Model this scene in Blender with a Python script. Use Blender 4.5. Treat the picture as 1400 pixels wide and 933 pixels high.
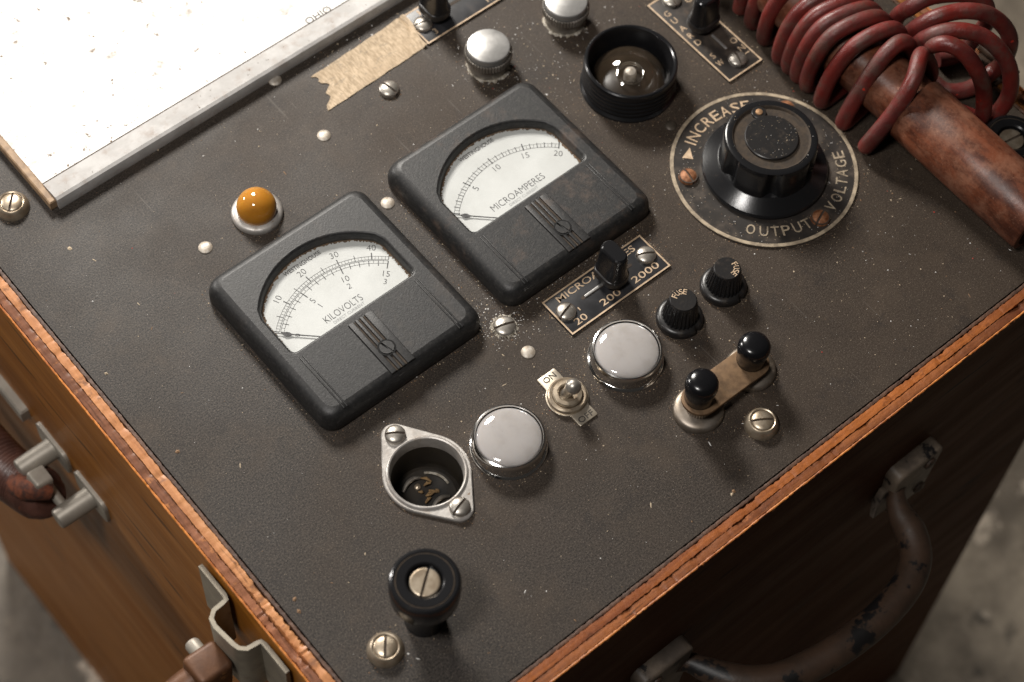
import bpy, bmesh, math, random
from mathutils import Matrix, Vector
random.seed(7)
PI = math.pi
for o in list(bpy.data.objects): bpy.data.objects.remove(o)
scene = bpy.context.scene
COL = scene.collection
MM = 0.001

# ------------------------------------------------------------------ camera
FPX, IW, IH = 2777.3546, 1400, 933
CAM = Vector((-0.19348889, -0.30197217, 0.66942507))
ROT = Matrix(((0.7678060348674277, 0.5369673012036393, -0.3494853505645673),
              (-0.6396112337246482, 0.673965731939136, -0.3696858962213434),
              (0.037031912108230716, 0.5073818183674151, 0.8609252742693663)))
cd = bpy.data.cameras.new('camera'); cam = bpy.data.objects.new('camera', cd); COL.objects.link(cam)
cam.matrix_world = Matrix.Translation(CAM) @ ROT.to_4x4()
cd.sensor_fit = 'HORIZONTAL'; cd.sensor_width = 36.0; cd.lens = FPX / IW * 36.0
cd.clip_start = 0.01; cd.clip_end = 50
cd.dof.use_dof = True
cd.dof.focus_distance = 0.775
cd.dof.aperture_fstop = 9.0
scene.camera = cam

# ------------------------------------------------------------------ light
world = bpy.data.worlds.new('World'); scene.world = world; world.use_nodes = True
bg = world.node_tree.nodes['Background']
bg.inputs[0].default_value = (1.0, 0.93, 0.86, 1); bg.inputs[1].default_value = 0.030
def area(name, direction, dist, size, power, color, target=(0.09, 0.0, 0.0)):
    l = bpy.data.lights.new(name, 'AREA'); l.shape = 'DISK'; l.size = size; l.energy = power; l.color = color
    o = bpy.data.objects.new(name, l); COL.objects.link(o)
    d = Vector(direction).normalized(); o.location = Vector(target) + d * dist
    o.rotation_euler = d.to_track_quat('Z', 'Y').to_euler()
    return o
area('key_softbox', (0.26, 0.72, 0.65), 0.85, 0.22, 11.0, (1.0, 0.95, 0.88), (0.04, 0.06, 0.0))
area('side_softbox', (-0.36, 0.88, 0.30), 1.3, 0.16, 7, (1.0, 0.95, 0.9))
area('overhead_softbox', (-0.44, -0.07, 0.90), 1.05, 0.20, 5.8, (1.0, 0.96, 0.92))
vs = scene.view_settings
vs.view_transform = 'Standard'; vs.look = 'None'; vs.gamma = 1.0; vs.exposure = 0.0

def P(px, py, z):
    """pixel of the photograph + height above the panel (mm) -> mm"""
    d = ROT @ Vector(((px - IW / 2) / FPX, -(py - IH / 2) / FPX, -1.0))
    t = (z * MM - CAM.z) / d.z
    return (CAM + d * t) * 1000

def SA(x1, y1, x2, y2):
    a, c = P(x1, y1, 0), P(x2, y2, 0)
    return math.degrees(math.atan2(c.y - a.y, c.x - a.x)) - 90

# ------------------------------------------------------------------ materials
def nt_new(name):
    m = bpy.data.materials.new(name); m.use_nodes = True
    nt = m.node_tree; b = nt.nodes['Principled BSDF']
    return m, nt, b
def N(nt, t, **kw):
    n = nt.nodes.new(t)
    for k, v in kw.items(): setattr(n, k, v)
    return n
def col(c): return (c[0], c[1], c[2], 1.0)
def noise(nt, vec, scale, detail=4, rough=0.6, dist=0.0):
    n = N(nt, 'ShaderNodeTexNoise'); n.inputs['Scale'].default_value = scale
    n.inputs['Detail'].default_value = detail; n.inputs['Roughness'].default_value = rough
    n.inputs['Distortion'].default_value = dist
    nt.links.new(vec, n.inputs['Vector']); return n.outputs['Fac']
def ramp(nt, fac, a, b, lo=0.0, hi=1.0):
    r = N(nt, 'ShaderNodeMapRange'); r.interpolation_type = 'SMOOTHSTEP'
    r.inputs['From Min'].default_value = a; r.inputs['From Max'].default_value = b
    r.inputs['To Min'].default_value = lo; r.inputs['To Max'].default_value = hi
    nt.links.new(fac, r.inputs['Value']); return r.outputs['Result']
def mix(nt, fac, a, b):
    m = N(nt, 'ShaderNodeMix'); m.data_type = 'RGBA'
    if isinstance(fac, float): m.inputs[0].default_value = fac
    else: nt.links.new(fac, m.inputs[0])
    for s, v in ((6, a), (7, b)):
        if isinstance(v, tuple): m.inputs[s].default_value = col(v)
        else: nt.links.new(v, m.inputs[s])
    return m.outputs[2]
def mapping(nt, scale=(1, 1, 1), rot=(0, 0, 0), loc=(0, 0, 0)):
    tc = N(nt, 'ShaderNodeTexCoord'); mp = N(nt, 'ShaderNodeMapping')
    mp.inputs['Scale'].default_value = scale; mp.inputs['Rotation'].default_value = rot; mp.inputs['Location'].default_value = loc
    nt.links.new(tc.outputs['Object'], mp.inputs['Vector']); return mp.outputs['Vector']
def bump(nt, b, h, strength, dist=0.0005):
    n = N(nt, 'ShaderNodeBump'); n.inputs['Strength'].default_value = strength; n.inputs['Distance'].default_value = dist
    nt.links.new(h, n.inputs['Height']); nt.links.new(n.outputs['Normal'], b.inputs['Normal'])
def mat(name, base, rough=0.5, metal=0.0, var=None, bmp=None, dust=None, wear=None, coat=0.0, spec=0.5, rvar=0.0):
    m, nt, b = nt_new(name); v = mapping(nt)
    c = tuple(base)
    if var: c = mix(nt, ramp(nt, noise(nt, v, var[1], 5), 0.35, 0.65), tuple(base), tuple(var[0]))
    if wear: c = mix(nt, ramp(nt, noise(nt, v, wear[1], 6, 0.65), wear[2], wear[2] + 0.06), c, tuple(wear[0]))
    rsock = None
    if dust:
        f = ramp(nt, noise(nt, v, dust[1], 6, 0.7), dust[2], dust[2] + 0.25, 0.0, dust[3])
        c = mix(nt, f, c, tuple(dust[0]))
        rsock = ramp(nt, f, 0.0, 1.0, rough, min(1.0, rough + 0.45))
        if metal:
            nt.links.new(ramp(nt, f, 0.0, 1.0, metal, 0.0), b.inputs['Metallic'])
    elif rvar:
        rsock = ramp(nt, noise(nt, v, 90, 4), 0.3, 0.7, rough - rvar, rough + rvar)
    if isinstance(c, tuple): b.inputs['Base Color'].default_value = col(c)
    else: nt.links.new(c, b.inputs['Base Color'])
    if rsock is not None: nt.links.new(rsock, b.inputs['Roughness'])
    else: b.inputs['Roughness'].default_value = rough
    if not (dust and metal): b.inputs['Metallic'].default_value = metal
    b.inputs['Coat Weight'].default_value = coat; b.inputs['Coat Roughness'].default_value = 0.08
    b.inputs['Specular IOR Level'].default_value = spec
    if bmp: bump(nt, b, noise(nt, v, bmp[0], 3), bmp[1], bmp[2] if len(bmp) > 2 else 0.0004)
    return m

M = {}
# black-brown crackle finish of the panel
def panel_material():
    m, nt, b = nt_new('panel_finish'); v = mapping(nt)
    fine = noise(nt, v, 1450, 2, 0.7); grit = noise(nt, v, 2600, 1, 0.5); big = noise(nt, v, 9, 4, 0.6); mid = noise(nt, v, 42, 5, 0.7)
    c = mix(nt, ramp(nt, fine, 0.32, 0.70), (0.0060, 0.0048, 0.0040), (0.058, 0.047, 0.0385))
    sx = N(nt, 'ShaderNodeSeparateXYZ'); nt.links.new(v, sx.inputs[0])
    ad = N(nt, 'ShaderNodeMath', operation='MULTIPLY_ADD'); nt.links.new(sx.outputs[0], ad.inputs[0]); ad.inputs[1].default_value = 1.1; nt.links.new(big, ad.inputs[2])
    c = mix(nt, ramp(nt, ad.outputs[0], 0.40, 0.78, 0.0, 0.55), c, (0.047, 0.031, 0.0195))
    c = mix(nt, ramp(nt, mid, 0.48, 0.76, 0.0, 0.55), c, (0.064, 0.046, 0.032))
    c = mix(nt, ramp(nt, noise(nt, mapping(nt, loc=(2, 5, 1)), 70, 6, 0.75), 0.52, 0.70, 0.0, 0.55), c, (0.014, 0.011, 0.010))
    for rz, lo in ((0.35, (1, 2, 0)), (-1.1, (4, 0, 2)), (1.35, (7, 3, 1))):
        sc = noise(nt, mapping(nt, (1.0, 0.012, 1.0), rot=(0, 0, rz), loc=lo), 620, 2, 0.5)
        msk = ramp(nt, noise(nt, mapping(nt, loc=lo), 26, 3), 0.55, 0.68, 0.0, 0.55)
        mm_ = N(nt, 'ShaderNodeMath', operation='MULTIPLY'); nt.links.new(ramp(nt, sc, 0.66, 0.72), mm_.inputs[0]); nt.links.new(msk, mm_.inputs[1])
        c = mix(nt, mm_.outputs[0], c, (0.12, 0.105, 0.09))
    c = mix(nt, ramp(nt, grit, 0.64, 0.74, 0.0, 0.8), c, (0.20, 0.165, 0.13))
    nt.links.new(c, b.inputs['Base Color'])
    nt.links.new(ramp(nt, big, 0.3, 0.7, 0.48, 0.66), b.inputs['Roughness'])
    b.inputs['Specular IOR Level'].default_value = 0.30
    bump(nt, b, fine, 0.22, 0.0004)
    return m
M['panel'] = panel_material()
def wood_material(name, a, c2, dark, grain_axis, gloss=0.3, scale=1.0, coat=0.5, mottle=None):
    m, nt, b = nt_new(name)
    s = [1.0, 1.0, 1.0]; s[grain_axis] = 0.13 if scale < 1.5 else 0.07
    v = mapping(nt, tuple(s)); vi = mapping(nt)
    g1 = noise(nt, v, 60 * scale, 6, 0.6, 0.3); g2 = noise(nt, v, 400 * scale, 4, 0.6); g3 = noise(nt, v, 14 * scale, 3)
    g4 = noise(nt, mapping(nt, tuple(s), loc=(3, 1, 2)), 150 * scale, 3, 0.5)
    c = mix(nt, ramp(nt, g1, 0.3, 0.7), a, c2)
    c = mix(nt, ramp(nt, g2, 0.35, 0.75, 0, 0.4), c, dark)
    c = mix(nt, ramp(nt, g3, 0.5, 0.75, 0, 0.6), c, dark)
    c = mix(nt, ramp(nt, g4, 0.64, 0.72, 0, 0.75), c, tuple(x * 0.35 for x in dark))
    if mottle:
        c = mix(nt, ramp(nt, noise(nt, vi, mottle[1], 7, 0.72), mottle[2], mottle[2] + 0.1, 0, mottle[3]), c, mottle[0])
    nt.links.new(c, b.inputs['Base Color'])
    nt.links.new(ramp(nt, g1, 0.2, 0.8, gloss, gloss + 0.2), b.inputs['Roughness'])
    b.inputs['Coat Weight'].default_value = coat; b.inputs['Coat Roughness'].default_value = 0.22
    b.inputs['Specular IOR Level'].default_value = 0.25 if gloss < 0.5 else 0.1
    bump(nt, b, noise(nt, vi, 700, 4, 0.7) if mottle else g2, 0.5 if mottle else 0.2, 0.0005)
    return m
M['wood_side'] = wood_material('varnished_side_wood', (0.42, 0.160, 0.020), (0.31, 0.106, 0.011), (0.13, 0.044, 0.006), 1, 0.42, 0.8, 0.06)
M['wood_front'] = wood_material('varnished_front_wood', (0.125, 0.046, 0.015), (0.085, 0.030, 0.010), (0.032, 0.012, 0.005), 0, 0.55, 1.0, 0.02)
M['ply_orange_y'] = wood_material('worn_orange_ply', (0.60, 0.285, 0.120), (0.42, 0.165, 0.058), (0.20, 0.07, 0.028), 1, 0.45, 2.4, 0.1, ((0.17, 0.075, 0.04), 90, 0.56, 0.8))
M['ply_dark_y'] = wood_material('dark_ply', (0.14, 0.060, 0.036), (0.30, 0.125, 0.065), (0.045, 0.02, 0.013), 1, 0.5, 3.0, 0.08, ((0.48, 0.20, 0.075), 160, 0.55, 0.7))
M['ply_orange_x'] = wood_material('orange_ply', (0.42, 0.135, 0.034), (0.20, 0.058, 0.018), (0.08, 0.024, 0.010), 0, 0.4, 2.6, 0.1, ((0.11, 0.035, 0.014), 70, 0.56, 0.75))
M['ply_dark_x'] = wood_material('brown_ply', (0.13, 0.042, 0.019), (0.33, 0.11, 0.032), (0.04, 0.016, 0.009), 0, 0.4, 2.8, 0.1, ((0.36, 0.12, 0.035), 110, 0.57, 0.7))
M['ply_worn'] = wood_material('weathered_ply', (0.34, 0.13, 0.035), (0.12, 0.05, 0.022), (0.03, 0.016, 0.010), 1, 0.5, 2.4, 0.05)
M['edge_orange'] = mat('raw_wood_arris', (0.62, 0.22, 0.045), 0.5, var=((0.35, 0.10, 0.02), 120))
M['gap_black'] = mat('dark_joint', (0.050, 0.023, 0.013), 0.6, var=((0.11, 0.05, 0.026), 200), bmp=(700, 0.6))
M['bakelite'] = mat('meter_bakelite', (0.013, 0.013, 0.0135), 0.45, wear=((0.034, 0.033, 0.033), 900, 0.56), var=((0.022, 0.0215, 0.021), 700), bmp=(1500, 0.2, 0.0003), dust=((0.075, 0.056, 0.042), 44, 0.56, 0.5), spec=0.42)
M['bakelite_stained'] = mat('stained_meter_bakelite', (0.013, 0.013, 0.0135), 0.45, wear=((0.036, 0.034, 0.032), 900, 0.56), var=((0.022, 0.0215, 0.021), 700), bmp=(1500, 0.2, 0.0003), dust=((0.11, 0.070, 0.048), 62, 0.52, 0.6), spec=0.42)
M['slot_black'] = mat('black_groove', (0.003, 0.003, 0.003), 0.9)
M['black'] = mat('black_bakelite', (0.010, 0.010, 0.011), 0.22, dust=((0.10, 0.075, 0.055), 90, 0.58, 0.35), bmp=(900, 0.05))
M['black_dusty'] = mat('dusty_black_bakelite', (0.013, 0.012, 0.012), 0.35, dust=((0.085, 0.062, 0.043), 260, 0.50, 0.35), bmp=(900, 0.08))
M['black_gloss'] = mat('glossy_black_bakelite', (0.006, 0.006, 0.007), 0.20, dust=((0.08, 0.06, 0.045), 200, 0.62, 0.2))
M['brown_dust'] = mat('packed_brown_dust', (0.050, 0.034, 0.021), 0.85, var=((0.028, 0.020, 0.014), 300), bmp=(900, 0.4))
M['grime'] = mat('brown_grime', (0.17, 0.105, 0.058), 0.85, var=((0.08, 0.05, 0.03), 500))
M['plate'] = mat('black_plate', (0.013, 0.013, 0.015), 0.36, var=((0.03, 0.03, 0.033), 120), dust=((0.10, 0.075, 0.055), 70, 0.55, 0.45))
M['plate_dusty'] = mat('dusty_black_plate', (0.022, 0.019, 0.017), 0.4, var=((0.036, 0.03, 0.026), 120), dust=((0.12, 0.09, 0.065), 60, 0.46, 0.55))
M['tan_print'] = mat('tan_lettering', (0.58, 0.43, 0.29), 0.55, metal=0.0, var=((0.42, 0.30, 0.19), 400))
M['tan_faded'] = mat('faded_tan_lettering', (0.42, 0.34, 0.24), 0.55, var=((0.22, 0.175, 0.125), 300))
M['ink'] = mat('dial_ink', (0.035, 0.037, 0.040), 0.7, var=((0.08, 0.08, 0.085), 500))
M['ink_faint'] = mat('faint_dial_ink', (0.33, 0.34, 0.34), 0.7)
M['stamp'] = mat('stamped_ink', (0.03, 0.025, 0.02), 0.7)
M['dial'] = mat('dial_enamel', (0.60, 0.615, 0.60), 0.5, var=((0.55, 0.565, 0.55), 60), wear=((0.34, 0.20, 0.11), 620, 0.73))
M['alu'] = mat('turned_aluminium', (0.46, 0.452, 0.438), 0.40, metal=0.7, var=((0.38, 0.372, 0.36), 150), rvar=0.08, bmp=(300, 0.08))
M['steel'] = mat('nickel_steel', (0.46, 0.43, 0.385), 0.36, metal=0.75, var=((0.30, 0.27, 0.235), 220), dust=((0.16, 0.12, 0.08), 300, 0.56, 0.6), bmp=(800, 0.12))
M['nickel'] = mat('aged_nickel', (0.50, 0.42, 0.32), 0.36, metal=0.7, var=((0.33, 0.26, 0.185), 200), dust=((0.14, 0.10, 0.06), 300, 0.58, 0.6), bmp=(800, 0.1))
M['chrome'] = mat('chrome', (0.72, 0.71, 0.69), 0.12, metal=1.0, dust=((0.25, 0.20, 0.15), 260, 0.60, 0.5))
M['alu_cast'] = mat('pitted_aluminium', (0.52, 0.495, 0.465), 0.46, metal=0.55, var=((0.38, 0.355, 0.33), 150), wear=((0.20, 0.13, 0.08), 330, 0.66), dust=((0.30, 0.23, 0.17), 240, 0.50, 0.7), bmp=(500, 0.25))
M['strip'] = mat('frame_aluminium', (0.50, 0.488, 0.475), 0.75, var=((0.40, 0.388, 0.375), 90), wear=((0.13, 0.11, 0.09), 420, 0.64), dust=((0.33, 0.275, 0.24), 150, 0.48, 0.65), bmp=(600, 0.2), spec=0.15)
M['washer'] = mat('dull_zinc', (0.30, 0.26, 0.22), 0.45, metal=0.8, var=((0.20, 0.165, 0.13), 120), dust=((0.17, 0.125, 0.09), 200, 0.5, 0.6))
M['rivet'] = mat('pale_rivet', (0.50, 0.46, 0.405), 0.5, metal=0.35, var=((0.34, 0.285, 0.225), 420), wear=((0.16, 0.11, 0.07), 500, 0.64), bmp=(900, 0.2))
M['dark_rivet'] = mat('dark_rivet', (0.085, 0.068, 0.052), 0.5, metal=0.3, var=((0.05, 0.04, 0.03), 500))
M['slot'] = mat('slot_dirt', (0.05, 0.035, 0.025), 0.8)
M['rust'] = mat('rusty_screw', (0.34, 0.155, 0.075), 0.6, metal=0.35, var=((0.16, 0.055, 0.02), 500), bmp=(900, 0.4))
M['brass'] = mat('brass_dot', (0.78, 0.48, 0.27), 0.4, metal=0.9, var=((0.6, 0.36, 0.2), 800))
M['copper_link'] = mat('dull_copper_link', (0.21, 0.128, 0.068), 0.6, metal=0.35, var=((0.13, 0.078, 0.042), 250), dust=((0.17, 0.12, 0.075), 220, 0.5, 0.5), bmp=(900, 0.1))
M['link_edge'] = M['copper_link']
M['paper'] = mat('aged_white_card', (0.86, 0.85, 0.83), 0.9, spec=0.1, var=((0.80, 0.785, 0.76), 30), wear=((0.14, 0.10, 0.07), 300, 0.615), dust=((0.26, 0.215, 0.175), 75, 0.535, 0.9))
M['card_edge'] = mat('brown_card_edge', (0.36, 0.24, 0.14), 0.6, var=((0.22, 0.14, 0.08), 200))
M['red'] = None
M['leather'] = mat('worn_leather', (0.115, 0.050, 0.036), 0.36, var=((0.060, 0.027, 0.021), 80), wear=((0.20, 0.06, 0.025), 200, 0.66), bmp=(500, 0.3))
M['leather_raw'] = mat('cracked_leather', (0.20, 0.055, 0.022), 0.75, var=((0.05, 0.02, 0.014), 260), bmp=(600, 0.8))
M['peg'] = mat('grey_nickel', (0.36, 0.33, 0.28), 0.5, metal=0.4, var=((0.30, 0.27, 0.23), 120), dust=((0.20, 0.15, 0.10), 260, 0.58, 0.6))
M['latch'] = mat('latch_steel', (0.36, 0.32, 0.25), 0.5, metal=0.4, var=((0.28, 0.25, 0.20), 120), dust=((0.20, 0.13, 0.07), 220, 0.55, 0.7), bmp=(700, 0.15))
M['rusty_lever'] = mat('rusty_latch_lever', (0.130, 0.056, 0.024), 0.5, metal=0.2, var=((0.065, 0.027, 0.013), 60), wear=((0.26, 0.125, 0.045), 90, 0.60), bmp=(500, 0.2))
M['iron'] = mat('chipped_black_iron', (0.060, 0.034, 0.021), 0.5, var=((0.042, 0.025, 0.016), 90), wear=((0.007, 0.006, 0.006), 75, 0.545), bmp=(400, 0.25))
M['iron_lit'] = mat('lit_chipped_iron', (0.20, 0.155, 0.115), 0.5, var=((0.09, 0.07, 0.055), 90), wear=((0.012, 0.010, 0.010), 110, 0.57), bmp=(500, 0.3))  # handle iron made paler for the feet, top light put into the colour
M['tan_fluff'] = mat('tan_fluff', (0.30, 0.19, 0.085), 0.9, var=((0.18, 0.11, 0.05), 500), bmp=(900, 0.8))
M['well'] = mat('socket_well', (0.012, 0.011, 0.010), 0.45, var=((0.03, 0.024, 0.018), 120))
M['well_side'] = mat('socket_shell', (0.040, 0.032, 0.022), 0.4, metal=0.4, var=((0.03, 0.024, 0.018), 90))

def tape_material():
    m, nt, b = nt_new('masking_tape'); v = mapping(nt)
    v2 = mapping(nt, (1.0, 0.25, 1.0)); v3 = mapping(nt, (0.45, 1.2, 1.0), rot=(0, 0, 0.5))
    c = mix(nt, ramp(nt, noise(nt, v2, 1500, 2), 0.30, 0.70), (0.30, 0.22, 0.135), (0.52, 0.40, 0.27))
    c = mix(nt, ramp(nt, noise(nt, v, 40, 4), 0.45, 0.7, 0, 0.5), c, (0.36, 0.26, 0.16))
    c = mix(nt, ramp(nt, noise(nt, v3, 560, 3, 0.5, 0.8), 0.60, 0.66, 0, 0.5), c, (0.20, 0.165, 0.12))
    nt.links.new(c, b.inputs['Base Color']); b.inputs['Roughness'].default_value = 0.7
    bump(nt, b, noise(nt, v2, 800, 3), 0.35, 0.0004); return m
M['tape'] = tape_material()
def cable_material():
    m, nt, b = nt_new('red_rubber'); v = mapping(nt)
    c = mix(nt, ramp(nt, noise(nt, v, 60, 5), 0.35, 0.65), (0.150, 0.0175, 0.013), (0.085, 0.013, 0.011))
    c = mix(nt, ramp(nt, noise(nt, v, 110, 7, 0.75), 0.44, 0.68, 0, 0.7), c, (0.085, 0.052, 0.040))
    c = mix(nt, ramp(nt, noise(nt, v, 170, 3, 0.5), 0.735, 0.75), c, (0.55, 0.035, 0.015))
    nt.links.new(c, b.inputs['Base Color'])
    nt.links.new(ramp(nt, noise(nt, v, 80, 4), 0.3, 0.7, 0.28, 0.6), b.inputs['Roughness'])
    bump(nt, b, noise(nt, v, 420, 5, 0.7), 0.45, 0.0006); return m
M['red'] = cable_material()
def tube_material():
    m, nt, b = nt_new('brown_phenolic_tube')
    v = mapping(nt); vs_ = mapping(nt, (1.0, 0.35, 1.0))
    c = mix(nt, ramp(nt, noise(nt, vs_, 130, 8, 0.75), 0.38, 0.62), (0.150, 0.043, 0.019), (0.050, 0.013, 0.006))
    c = mix(nt, ramp(nt, noise(nt, v, 55, 8, 0.78), 0.42, 0.66, 0, 0.75), c, (0.225, 0.100, 0.060))
    c = mix(nt, ramp(nt, noise(nt, v, 1300, 2), 0.6, 0.75, 0, 0.35), c, (0.30, 0.16, 0.10))
    c = mix(nt, ramp(nt, noise(nt, v, 120, 3), 0.74, 0.77, 0, 0.6), c, (0.42, 0.20, 0.14))
    nt.links.new(c, b.inputs['Base Color'])
    nt.links.new(ramp(nt, noise(nt, v, 40, 4), 0.3, 0.7, 0.30, 0.5), b.inputs['Roughness'])
    bump(nt, b, noise(nt, v, 900, 3), 0.12, 0.0004); return m
M['tube'] = tube_material()
def lens_material(name, base, alt, trans, sub):
    m, nt, b = nt_new(name); v = mapping(nt)
    c = mix(nt, ramp(nt, noise(nt, v, 90, 5), 0.4, 0.75), base, alt)
    c = mix(nt, ramp(nt, noise(nt, v, 900, 2), 0.72, 0.76, 0, 0.5), c, tuple(x * 0.45 for x in base))
    nt.links.new(c, b.inputs['Base Color'])
    b.inputs['Roughness'].default_value = 0.6; b.inputs['Specular IOR Level'].default_value = 0.1
    b.inputs['Transmission Weight'].default_value = trans
    b.inputs['Subsurface Weight'].default_value = sub
    b.inputs['Subsurface Radius'].default_value = (1, 0.8, 0.6); b.inputs['Subsurface Scale'].default_value = 0.004
    b.inputs['Coat Weight'].default_value = 1.0; b.inputs['Coat Roughness'].default_value = 0.04
    return m
M['amber'] = lens_material('amber_glass', (0.44, 0.185, 0.016), (0.34, 0.14, 0.014), 0.0, 0.6)
M['milk'] = lens_material('milky_glass', (0.38, 0.358, 0.347), (0.31, 0.288, 0.27), 0.0, 0.4)
def thin_glass(name, dust_col, dust_amt, scale):
    m = bpy.data.materials.new(name); m.use_nodes = True; nt = m.node_tree; nt.nodes.clear()
    out = N(nt, 'ShaderNodeOutputMaterial'); tr = N(nt, 'ShaderNodeBsdfTransparent'); gl = N(nt, 'ShaderNodeBsdfGlossy')
    gl.inputs['Roughness'].default_value = 0.03
    lw = N(nt, 'ShaderNodeLayerWeight'); fr = N(nt, 'ShaderNodeMath', operation='POWER'); nt.links.new(lw.outputs['Facing'], fr.inputs[0]); fr.inputs[1].default_value = 4.5
    fr2 = N(nt, 'ShaderNodeMath', operation='MULTIPLY_ADD'); nt.links.new(fr.outputs[0], fr2.inputs[0]); fr2.inputs[1].default_value = 0.95; fr2.inputs[2].default_value = 0.045
    m1 = N(nt, 'ShaderNodeMixShader'); m2 = N(nt, 'ShaderNodeMixShader'); df = N(nt, 'ShaderNodeBsdfDiffuse')
    df.inputs['Color'].default_value = col(dust_col)
    nt.links.new(fr2.outputs[0], m1.inputs[0]); nt.links.new(tr.outputs[0], m1.inputs[1]); nt.links.new(gl.outputs[0], m1.inputs[2])
    v = mapping(nt); f = ramp(nt, noise(nt, v, scale, 5, 0.65), 0.35, 0.8, dust_amt * 0.35, dust_amt)
    nt.links.new(f, m2.inputs[0]); nt.links.new(m1.outputs[0], m2.inputs[1]); nt.links.new(df.outputs[0], m2.inputs[2])
    nt.links.new(m2.outputs[0], out.inputs['Surface']); return m
M['glass'] = thin_glass('meter_glass', (0.45, 0.40, 0.33), 0.05, 90)
M['bulb_glass'] = thin_glass('dusty_bulb_glass', (0.20, 0.145, 0.095), 0.20, 45)
def floor_material():
    m, nt, b = nt_new('stained_shaded_concrete'); v = mapping(nt)
    c = mix(nt, ramp(nt, noise(nt, v, 9, 6, 0.7), 0.35, 0.68), (0.13, 0.107, 0.082), (0.42, 0.355, 0.275))
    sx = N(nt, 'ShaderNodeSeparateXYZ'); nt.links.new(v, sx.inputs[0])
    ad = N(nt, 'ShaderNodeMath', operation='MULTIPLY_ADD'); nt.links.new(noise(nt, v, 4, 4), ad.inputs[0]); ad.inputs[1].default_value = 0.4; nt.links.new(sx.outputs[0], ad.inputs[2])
    c = mix(nt, ramp(nt, ad.outputs[0], 0.05, 0.3, 0.6, 0.0), c, (0.05, 0.041, 0.031))  # shade painted into the floor colour, darker towards the left
    c = mix(nt, ramp(nt, noise(nt, v, 26, 5, 0.7), 0.57, 0.68, 0, 0.8), c, (0.66, 0.56, 0.45))
    c = mix(nt, ramp(nt, noise(nt, v, 40, 5, 0.6), 0.58, 0.7, 0, 0.7), c, (0.03, 0.026, 0.022))
    nt.links.new(c, b.inputs['Base Color']); b.inputs['Roughness'].default_value = 0.6
    bump(nt, b, noise(nt, v, 60, 5), 0.4, 0.004); return m
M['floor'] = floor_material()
M['speck_tan'] = mat('tan_speck', (0.50, 0.40, 0.28), 0.8)
M['speck_white'] = mat('white_speck', (0.75, 0.73, 0.70), 0.8)
M['speck_red'] = mat('red_speck', (0.60, 0.04, 0.02), 0.7)
M['speck_brown'] = mat('brown_speck', (0.22, 0.13, 0.07), 0.8)

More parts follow.
